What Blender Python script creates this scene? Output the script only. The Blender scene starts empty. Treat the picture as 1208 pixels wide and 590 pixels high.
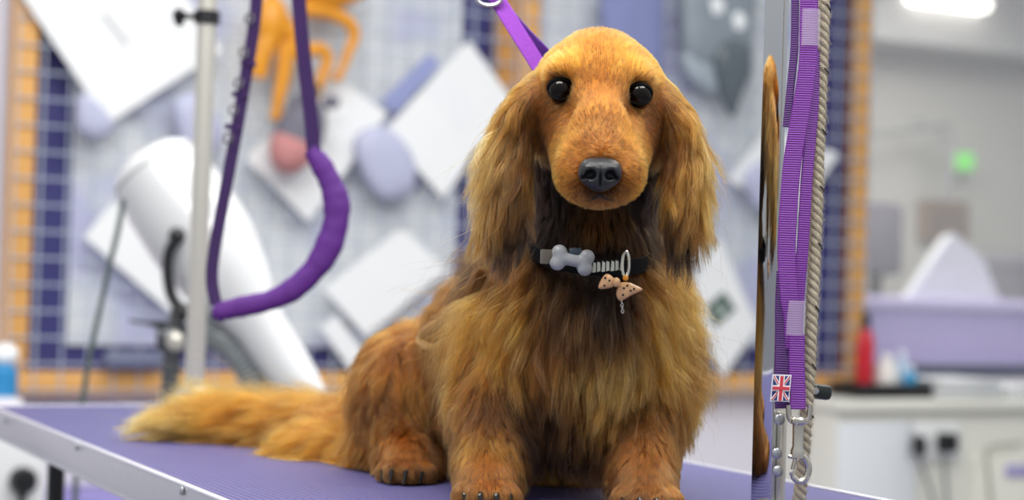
import bpy, bmesh, math, random
import numpy as np
from mathutils import Vector, Matrix, Euler, kdtree
random.seed(7)
rng = np.random.default_rng(11)
SC = bpy.context.scene
COL = SC.collection
PI = math.pi
# ------------------------------------------------------------------ camera
FPX = 2030.0
W, H = 1208, 590
TABLE = 0.85
CAM = Vector((0, 0, TABLE + 0.17))
PITCH = math.radians(1.07)
ROLL = math.radians(1.75)
CM = (Matrix.Rotation(PI / 2 + PITCH, 3, 'X') @ Matrix.Rotation(ROLL, 3, 'Z'))
cam_d = bpy.data.cameras.new('camera')
cam = bpy.data.objects.new('camera', cam_d)
COL.objects.link(cam)
cam.matrix_world = Matrix.Translation(CAM) @ CM.to_4x4()
cam_d.sensor_width = 36
cam_d.lens = 36 * FPX / W
cam_d.clip_start = 0.05
cam_d.dof.use_dof = True
cam_d.dof.focus_distance = 1.26
cam_d.dof.aperture_fstop = 4.2
SC.camera = cam

def ray(px, py):
    return CM @ Vector(((px - W / 2) / FPX, -(py - H / 2) / FPX, -1.0))

def P(px, py, Y):
    d = ray(px, py)
    return CAM + d * (Y / d.y)

def onz(px, py, z=TABLE):
    d = ray(px, py)
    return CAM + d * ((z - CAM.z) / d.z)

def onplane(px, py, o, n):
    d = ray(px, py)
    return CAM + d * ((o - CAM).dot(n) / d.dot(n))

# ------------------------------------------------------------------ materials
def new_mat(name):
    m = bpy.data.materials.new(name)
    m.use_nodes = True
    nt = m.node_tree
    return m, nt, nt.nodes['Principled BSDF']

def s2l(c):
    if isinstance(c, str):
        c = [int(c[i:i + 2], 16) / 255 for i in (0, 2, 4)]
    return tuple((x / 12.92 if x <= .04045 else ((x + .055) / 1.055) ** 2.4) for x in c) + (1,)

def mat(name, col, rough=.5, metal=0, noise=0, nscale=20, bump=0, bscale=200, spec=.5, trans=0, alpha=1, emit=None, estr=1, sheen=0, coat=0):
    m, nt, b = new_mat(name)
    c = s2l(col)
    b.inputs['Base Color'].default_value = c
    b.inputs['Roughness'].default_value = rough
    b.inputs['Metallic'].default_value = metal
    b.inputs['Specular IOR Level'].default_value = spec
    b.inputs['Transmission Weight'].default_value = trans
    b.inputs['Alpha'].default_value = alpha
    b.inputs['Sheen Weight'].default_value = sheen
    b.inputs['Coat Weight'].default_value = coat
    tc = nt.nodes.new('ShaderNodeTexCoord')
    if noise:
        n = nt.nodes.new('ShaderNodeTexNoise'); n.inputs['Scale'].default_value = nscale
        n.inputs['Detail'].default_value = 5
        nt.links.new(tc.outputs['Object'], n.inputs['Vector'])
        mx = nt.nodes.new('ShaderNodeMix'); mx.data_type = 'RGBA'
        mx.inputs[6].default_value = tuple(x * (1 - noise) for x in c[:3]) + (1,)
        mx.inputs[7].default_value = tuple(min(1, x * (1 + noise)) for x in c[:3]) + (1,)
        nt.links.new(n.outputs['Fac'], mx.inputs[0])
        nt.links.new(mx.outputs[2], b.inputs['Base Color'])
    if bump:
        n = nt.nodes.new('ShaderNodeTexNoise'); n.inputs['Scale'].default_value = bscale
        nt.links.new(tc.outputs['Object'], n.inputs['Vector'])
        bp = nt.nodes.new('ShaderNodeBump'); bp.inputs['Strength'].default_value = bump
        bp.inputs['Distance'].default_value = .002
        nt.links.new(n.outputs['Fac'], bp.inputs['Height'])
        nt.links.new(bp.outputs['Normal'], b.inputs['Normal'])
    if emit:
        b.inputs['Emission Color'].default_value = s2l(emit)
        b.inputs['Emission Strength'].default_value = estr
    return m

# ------------------------------------------------------------------ objects
def link_mesh(name, verts, faces, material=None, parent=None, smooth=True):
    me = bpy.data.meshes.new(name)
    me.from_pydata([tuple(v) for v in verts], [], [tuple(f) for f in faces])
    me.update()
    if smooth:
        me.polygons.foreach_set('use_smooth', [True] * len(me.polygons))
    o = bpy.data.objects.new(name, me)
    COL.objects.link(o)
    if material is not None:
        for mm in (material if isinstance(material, (list, tuple)) else [material]):
            me.materials.append(mm)
    if parent is not None:
        o.parent = parent
        o.matrix_parent_inverse = parent.matrix_world.inverted()
    return o

def thing(name, label, cat, loc=(0, 0, 0), group=None):
    o = bpy.data.objects.new(name, None)
    COL.objects.link(o)
    o.location = loc
    o.matrix_world = Matrix.Translation(Vector(loc))
    o.empty_display_size = .02
    o['label'] = label; o['category'] = cat
    if group: o['group'] = group
    return o

def tag(o, label, cat, group=None, kind=None):
    o['label'] = label; o['category'] = cat
    if group: o['group'] = group
    if kind: o['kind'] = kind
    return o

def structure(o):
    o['kind'] = 'structure'
    return o

class MB:
    """collects shapes into ONE mesh"""
    def __init__(s):
        s.v = []; s.f = []; s.m = []; s.mi = 0
    def add(s, vs, fs):
        k = len(s.v)
        s.v += [Vector(v) for v in vs]
        s.f += [tuple(i + k for i in f) for f in fs]
        s.m += [s.mi] * len(fs)
        return s
    def box(s, c, size, R=None, bev=0):
        bm = bmesh.new()
        bmesh.ops.create_cube(bm, size=1)
        for v in bm.verts: v.co = Vector((v.co.x * size[0], v.co.y * size[1], v.co.z * size[2]))
        if bev:
            bmesh.ops.bevel(bm, geom=bm.edges[:], offset=bev, segments=2, profile=.5, affect='EDGES')
        R = R or Matrix.Identity(3)
        s._bm(bm, c, R)
        return s
    def _bm(s, bm, c, R):
        bm.verts.index_update()
        s.add([Vector(c) + R @ v.co for v in bm.verts], [[v.index for v in f.verts] for f in bm.faces])
        bm.free()
    def sphere(s, c, r, R=None, seg=20):
        bm = bmesh.new()
        bmesh.ops.create_uvsphere(bm, u_segments=seg, v_segments=max(8, seg * 2 // 3), radius=1)
        r = (r, r, r) if not hasattr(r, '__len__') else r
        for v in bm.verts: v.co = Vector((v.co.x * r[0], v.co.y * r[1], v.co.z * r[2]))
        s._bm(bm, c, R or Matrix.Identity(3))
        return s
    def tube(s, pts, rad, seg=10, closed=False, flat=None, up=None, caps=True):
        """swept ellipse; rad float/list; flat = (a,b) multipliers or list of them"""
        pts = [Vector(p) for p in pts]
        n = len(pts)
        rad = [rad] * n if not hasattr(rad, '__len__') else list(rad)
        T = []
        for i in range(n):
            a = pts[(i - 1) % n] if (closed or i > 0) else pts[i]
            b = pts[(i + 1) % n] if (closed or i < n - 1) else pts[i]
            T.append((b - a).normalized())
        u = Vector(up) if up is not None else (Vector((0, 0, 1)) if abs(T[0].z) < .9 else Vector((1, 0, 0)))
        u = (u - T[0] * u.dot(T[0])).normalized()
        vs = []; fs = []
        for i in range(n):
            u = (u - T[i] * u.dot(T[i]))
            u = u.normalized() if u.length > 1e-6 else T[i].orthogonal().normalized()
            w = T[i].cross(u)
            fa, fb = (flat[i] if isinstance(flat, list) else flat) if flat else (1, 1)
            for k in range(seg):
                a = 2 * PI * k / seg
                vs.append(pts[i] + u * math.cos(a) * rad[i] * fa + w * math.sin(a) * rad[i] * fb)
        for i in range(n if closed else n - 1):
            j = (i + 1) % n
            for k in range(seg):
                l = (k + 1) % seg
                fs.append((i * seg + k, i * seg + l, j * seg + l, j * seg + k))
        if not closed and caps:
            fs.append(tuple(range(seg))[::-1])
            fs.append(tuple((n - 1) * seg + k for k in range(seg)))
        return s.add(vs, fs)
    def ribbon(s, pts, widths, normals, th=.0012):
        """flat webbing: pts centreline, width, normal per point (rounded rectangular section)"""
        pts = [Vector(p) for p in pts]; n = len(pts)
        if not hasattr(widths, '__len__'): widths = [widths] * n
        if not isinstance(normals, list): normals = [Vector(normals)] * n
        vs = []; fs = []
        for i in range(n):
            t = (pts[min(i + 1, n - 1)] - pts[max(i - 1, 0)]).normalized()
            nn = Vector(normals[i]); nn = (nn - t * nn.dot(t)).normalized()
            b = t.cross(nn)
            w = widths[i] / 2; h = th / 2; e = min(h, w) * .8
            for (x, y) in ((-w, -h * .4), (-w, h * .4), (-w + e, h), (w - e, h), (w, h * .4), (w, -h * .4), (w - e, -h), (-w + e, -h)):
                vs.append(pts[i] + b * x + nn * y)
        for i in range(n - 1):
            for k in range(8):
                l = (k + 1) % 8
                fs.append((i * 8 + k, i * 8 + l, i * 8 + 8 + l, i * 8 + 8 + k))
        fs.append(tuple(range(8))[::-1]); fs.append(tuple((n - 1) * 8 + k for k in range(8)))
        return s.add(vs, fs)
    def cyl(s, a, b, r, r2=None, seg=20):
        return s.tube([a, b], [r, r if r2 is None else r2], seg)
    def lathe(s, o, ax, prof, seg=28, up=None):
        o = Vector(o); ax = Vector(ax).normalized()
        u = ax.orthogonal().normalized() if up is None else Vector(up)
        u = (u - ax * u.dot(ax)).normalized(); w = ax.cross(u)
        vs = []; fs = []; n = len(prof)
        for (r, h) in prof:
            for k in range(seg):
                a = 2 * PI * k / seg
                vs.append(o + ax * h + (u * math.cos(a) + w * math.sin(a)) * r)
        for i in range(n - 1):
            for k in range(seg):
                l = (k + 1) % seg
                fs.append((i * seg + k, i * seg + l, (i + 1) * seg + l, (i + 1) * seg + k))
        fs.append(tuple(range(seg))[::-1]); fs.append(tuple((n - 1) * seg + k for k in range(seg)))
        return s.add(vs, fs)
    def prism(s, outline, o, ux, uy, th, bev=0):
        """outline 2D list -> extruded by th along ux x uy"""
        o = Vector(o); ux = Vector(ux); uy = Vector(uy); nz = ux.cross(uy).normalized()
        n = len(outline)
        vs = []
        layers = [(-th / 2, 0)] if not bev else [(-th / 2, bev), (-th / 2 + bev, 0)]
        layers += [(th / 2, 0)] if not bev else [(th / 2 - bev, 0), (th / 2, bev)]
        cx = sum(p[0] for p in outline) / n; cy = sum(p[1] for p in outline) / n
        size = max(max(abs(p[0] - cx), abs(p[1] - cy)) for p in outline)
        for (z, ins) in layers:
            k = 1 - ins / size
            for (x, y) in outline:
                vs.append(o + ux * (cx + (x - cx) * k) + uy * (cy + (y - cy) * k) + nz * z)
        fs = [tuple(range(n))[::-1]]
        L = len(layers)
        for a in range(L - 1):
            for i in range(n):
                j = (i + 1) % n
                fs.append((a * n + i, a * n + j, (a + 1) * n + j, (a + 1) * n + i))
        fs.append(tuple((L - 1) * n + i for i in range(n)))
        return s.add(vs, fs)
    def build(s, name, material, parent=None, smooth=True, auto=35):
        o = link_mesh(name, s.v, s.f, material, parent, smooth)
        if any(s.m):
            o.data.polygons.foreach_set('material_index', s.m)
        bm = bmesh.new(); bm.from_mesh(o.data)
        bmesh.ops.recalc_face_normals(bm, faces=bm.faces[:])
        if auto:
            for e in bm.edges:
                if len(e.link_faces) == 2 and e.calc_face_angle(0) > math.radians(auto): e.smooth = False
        bm.to_mesh(o.data); bm.free()
        return o

def spline(pts, n=8, closed=False):
    """Catmull-Rom through points (Vectors or tuples) -> list of Vectors"""
    p = [Vector(q) for q in pts]
    m = len(p); out = []
    rngi = range(m if closed else m - 1)
    for i in rngi:
        if closed:
            a, b, c, d = p[(i - 1) % m], p[i], p[(i + 1) % m], p[(i + 2) % m]
        else:
            b, c = p[i], p[i + 1]
            a = p[i - 1] if i > 0 else b * 2 - c
            d = p[i + 2] if i + 2 < m else c * 2 - b
        for k in range(n):
            t = k / n
            out.append(.5 * ((2 * b) + (c - a) * t + (2 * a - 5 * b + 4 * c - d) * t * t + (3 * b - a - 3 * c + d) * t ** 3))
    if not closed: out.append(p[-1])
    return out
# ================================================================== THE DOG
class Field:
    """smooth-union signed distance field sampled on a grid"""
    def __init__(s, lo, hi, h):
        s.lo = np.array(lo, float); s.h = h
        s.n = np.ceil((np.array(hi) - s.lo) / h).astype(int) + 1
        s.f = np.full(tuple(s.n), .08, np.float32)
    def _sub(s, c0, c1, m):
        a = np.maximum(((np.minimum(c0, c1) - m - s.lo) / s.h).astype(int), 0)
        b = np.minimum(((np.maximum(c0, c1) + m - s.lo) / s.h).astype(int) + 2, s.n)
        ax = [s.lo[i] + s.h * np.arange(a[i], b[i]) for i in range(3)]
        X = np.stack(np.meshgrid(*ax, indexing='ij'), -1).astype(np.float32)
        return tuple(slice(a[i], b[i]) for i in range(3)), X
    def _merge(s, sl, d, k, op):
        g = s.f[sl]
        if op == 'sub':
            hh = np.maximum(k - np.abs(-d - g), 0) / k
            s.f[sl] = np.maximum(g, -d) + hh * hh * k * .25
        else:
            hh = np.maximum(k - np.abs(d - g), 0) / k
            s.f[sl] = np.minimum(g, d) - hh * hh * k * .25
    def cone(s, a, ra, b, rb, k=.02, op='add'):
        a = np.array(a); b = np.array(b)
        sl, X = s._sub(a, b, max(ra, rb) + .07)
        ba = (b - a).astype(np.float32); L = float(ba @ ba) + 1e-12
        t = np.clip(((X - a.astype(np.float32)) @ ba) / L, 0, 1)
        d = np.linalg.norm(X - a.astype(np.float32) - t[..., None] * ba, axis=-1) - (ra + (rb - ra) * t)
        s._merge(sl, d.astype(np.float32), k, op)
    def ell(s, c, r, R=None, k=.02, op='add'):
        c = np.array(c); r = np.array(r if hasattr(r, '__len__') else (r, r, r), float)
        sl, X = s._sub(c, c, r.max() + .07)
        q = X - c.astype(np.float32)
        if R is not None: q = q @ np.array(R, dtype=np.float32)      # columns of R = local axes
        k0 = np.linalg.norm(q / r, axis=-1); k1 = np.linalg.norm(q / (r * r), axis=-1)
        d = k0 * (k0 - 1) / np.maximum(k1, 1e-6)
        s._merge(sl, d.astype(np.float32), k, op)
    def samp(s, p):
        q = (p - s.lo) / s.h
        q = np.clip(q, 0, s.n - 1.001)
        i = q.astype(int); t = q - i
        f = s.f; x, y, z = i.T; tx, ty, tz = t.T
        def g(a, b, c): return f[x + a, y + b, z + c]
        return ((g(0,0,0)*(1-tx)+g(1,0,0)*tx)*(1-ty) + (g(0,1,0)*(1-tx)+g(1,1,0)*tx)*ty)*(1-tz) + \
               ((g(0,0,1)*(1-tx)+g(1,0,1)*tx)*(1-ty) + (g(0,1,1)*(1-tx)+g(1,1,1)*tx)*ty)*tz
    def grad(s, p):
        e = s.h * 1.0; out = np.empty_like(p)
        for i in range(3):
            o = np.zeros(3); o[i] = e
            out[:, i] = s.samp(p + o) - s.samp(p - o)
        return out / np.maximum(np.linalg.norm(out, axis=1, keepdims=True), 1e-9)
    def mesh(s):
        """naive surface nets"""
        f = s.f; S = f < 0
        c = [S[a:S.shape[0]-1+a, b:S.shape[1]-1+b, d:S.shape[2]-1+d] for a in (0,1) for b in (0,1) for d in (0,1)]
        anyc = np.logical_or.reduce(c); allc = np.logical_and.reduce(c)
        act = anyc & ~allc
        idx = -np.ones(act.shape, int)
        cells = np.argwhere(act); idx[tuple(cells.T)] = np.arange(len(cells))
        acc = np.zeros((len(cells), 3)); cnt = np.zeros(len(cells))
        offs = [(a, b, d) for a in (0,1) for b in (0,1) for d in (0,1)]
        for i in range(8):
            for j in range(i + 1, 8):
                o1, o2 = np.array(offs[i]), np.array(offs[j])
                if np.abs(o1 - o2).sum() != 1: continue
                v1 = f[tuple((cells + o1).T)]; v2 = f[tuple((cells + o2).T)]
                m = (v1 < 0) != (v2 < 0)
                t = v1[m] / (v1[m] - v2[m])
                acc[m] += o1 + (o2 - o1) * t[:, None]; cnt[m] += 1
        V = s.lo + s.h * (cells + acc / cnt[:, None])
        F = []
        for ax in range(3):
            sl1 = [slice(None)] * 3; sl2 = [slice(None)] * 3
            sl1[ax] = slice(0, -1); sl2[ax] = slice(1, None)
            A = S[tuple(sl1)]; B = S[tuple(sl2)]
            e = np.argwhere(A != B)
            b1, b2 = [i for i in range(3) if i != ax]
            ok = (e[:, b1] > 0) & (e[:, b2] > 0) & (e[:, b1] < act.shape[b1]) & (e[:, b2] < act.shape[b2]) & (e[:, ax] < act.shape[ax])
            e = e[ok]
            sgn = A[tuple(e.T)]
            o1 = np.zeros(3, int); o1[b1] = 1; o2 = np.zeros(3, int); o2[b2] = 1
            q = np.stack([idx[tuple((e - o1 - o2).T)], idx[tuple((e - o2).T)], idx[tuple(e.T)], idx[tuple((e - o1).T)]], 1)
            flip = sgn if ax != 1 else ~sgn
            q[~flip] = q[~flip][:, ::-1]
            F.append(q)
        return V, np.concatenate(F)

D = Field((-.46, 1.12, TABLE - .01), (.20, 1.84, TABLE + .40), .0028)
def V3(p): return np.array(P(*p))
def C(a, ra, b, rb, k=.02, op='add'): D.cone(V3(a), ra, V3(b), rb, k, op)
def chain(pts, k=.02):
    for (a, b) in zip(pts[:-1], pts[1:]): C(a[:3], a[3], b[:3], b[3], k)
def E(c, r, k=.02, R=None, op='add'): D.ell(V3(c), r, R, k, op)
def ROT(rx=0, ry=0, rz=0): return np.array(Euler([math.radians(a) for a in (rx, ry, rz)]).to_matrix())

# trunk
chain([(672,395,1.435,.062), (604,418,1.50,.066), (542,460,1.57,.060), (500,484,1.615,.050)], .03)
# neck and chest
chain([(706,150,1.355,.040), (702,235,1.385,.042), (692,318,1.385,.053), (688,390,1.382,.060), (686,442,1.385,.044)], .025)
E((752,368,1.41), (.030,.045,.060), .03)
E((618,362,1.42), (.038,.048,.050), .03)
E((706,182,1.352), (.052,.030,.040), .02)
# skull
E((706,117,1.308), (.0480,.060,.0430), .012)
E((706,96,1.302), (.036,.044,.0335), .02)
E((670,86,1.264), (.0155,.014,.0105), .010)
E((742,91,1.264), (.0155,.014,.0105), .010)
# cheeks
E((664,148,1.308), (.0195,.036,.024), .015)
E((751,151,1.308), (.0195,.036,.024), .015)
# muzzle
chain([(707,118,1.278,.029), (708,156,1.230,.0200), (708,188,1.203,.0165)], .012)
E((708,172,1.214), (.0185,.016,.0105), .008)
E((663,134,1.240), (.010,.012,.013), .014, None, 'sub')
E((750,137,1.240), (.010,.012,.013), .014, None, 'sub')
E((685,206,1.216), (.0150,.024,.0170), .007)
E((731,207,1.216), (.0150,.024,.0170), .007)
E((707,227,1.222), (.0150,.024,.0085), .008)
C((686,196,1.220), .0160, (676,160,1.272), .0175, .010)
C((730,197,1.220), .0160, (741,162,1.272), .0175, .010)
# ears (flat leathers hanging beside the skull)
E((616,136,1.300), (.0125,.024,.034), .007, ROT(0, 24, 0))
E((602,195,1.288), (.0165,.009,.050), .006, ROT(0, 6, 12))
E((601,240,1.284), (.0155,.007,.036), .006, ROT(0, 0, 12))
E((795,145,1.300), (.0110,.024,.036), .007, ROT(0, -22, 0))
E((805,200,1.288), (.0145,.009,.052), .006, ROT(0, -5, -12))
E((803,243,1.284), (.0130,.007,.036), .006, ROT(0, 2, -12))
# front legs
def paw(cx, cy, Y, s=1.0, yaw=0):
    c = V3((cx, cy, Y))
    R = ROT(0, 0, yaw)
    c[2] = TABLE + .0165 * s
    D.ell(c + R @ np.array((0, .004, .0)), (.0205*s, .026*s, .0155*s), R, .010)
    out = []
    for (tx, ty, tr) in ((-.0165,-.010,.0088), (-.0058,-.0205,.0098), (.0062,-.0205,.0098), (.0168,-.010,.0088)):
        q = c + R @ np.array((tx*s, ty*s, -.0045*s)); q[2] = TABLE + tr*s + .001
        D.ell(q, (tr*s, tr*1.35*s, tr*1.0*s), R, .0035)
        out.append((q, tr*s, R))
    return out
chain([(596,425,1.40,.040), (588,480,1.37,.030), (579,525,1.345,.0235), (576,558,1.325,.0205), (574,574,1.312,.018)], .018)
chain([(766,430,1.40,.032), (764,480,1.375,.027), (757,528,1.345,.0225), (760,560,1.325,.0200), (762,576,1.312,.018)], .018)
toes = paw(573, 578, 1.306, 1.0, 4)
toes += paw(763, 580, 1.304, 1.05, -4)
# hind leg
E((466,456,1.530), (.034,.055,.050), .02, ROT(0, 12, 0))
chain([(478,480,1.505,.036), (462,512,1.525,.024), (474,532,1.475,.020), (482,545,1.455,.0175)], .012)
toes += paw(483, 553, 1.447, .98, -12)
C((430,533,1.575), .016, (462,520,1.53), .020, .015)
E((392,528,1.625), (.046,.026,.014), .014)
# belly between the legs and the far hind foot
E((625,465,1.47), (.060,.050,.042), .03)
E((655,548,1.49), (.060,.045,.018), .02)
# tail
chain([(486,500,1.640,.036), (430,512,1.662,.024), (360,500,1.715,.018), (285,496,1.745,.015), (215,499,1.735,.009), (180,501,1.725,.005)], .014)
# nothing of it goes below the table
zz = D.lo[2] + D.h * np.arange(D.n[2])
D.f = np.maximum(D.f, (TABLE + .0008 - zz)[None, None, :]).astype(np.float32)

def hit(px, py, y0=1.13):
    """first point of the body surface along a pixel's ray"""
    d = np.array(ray(px, py)); d /= d[1]
    ys = np.arange(y0, 1.8, .001)
    pts = np.array(CAM) + ys[:, None] * d
    v = D.samp(pts)
    k = np.argmax(v < 0)
    return pts[k]
# eye sockets
EYE_R = .0100
eyes = []
for (px, py, sx) in ((663,105,-1), (753,111,1)):
    h0 = hit(px, py); n0 = D.grad(h0[None])[0]
    fwd = np.array((sx * .20, -.98, .06)); fwd /= np.linalg.norm(fwd)
    c = h0 - np.array((0, -1, 0)) * .0061
    eyes.append((c, fwd))
    D.ell(c - np.array((0, .004, 0)), (.0101, .012, .0097), None, .004, 'sub')
    pass

dogV, dogF = D.mesh()
TAN = s2l('8a5a24')
dog = link_mesh('dog', dogV, dogF, None, None)
tag(dog, 'red-gold long-haired dachshund sitting on the purple grooming table, facing forward', 'dog')

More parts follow.
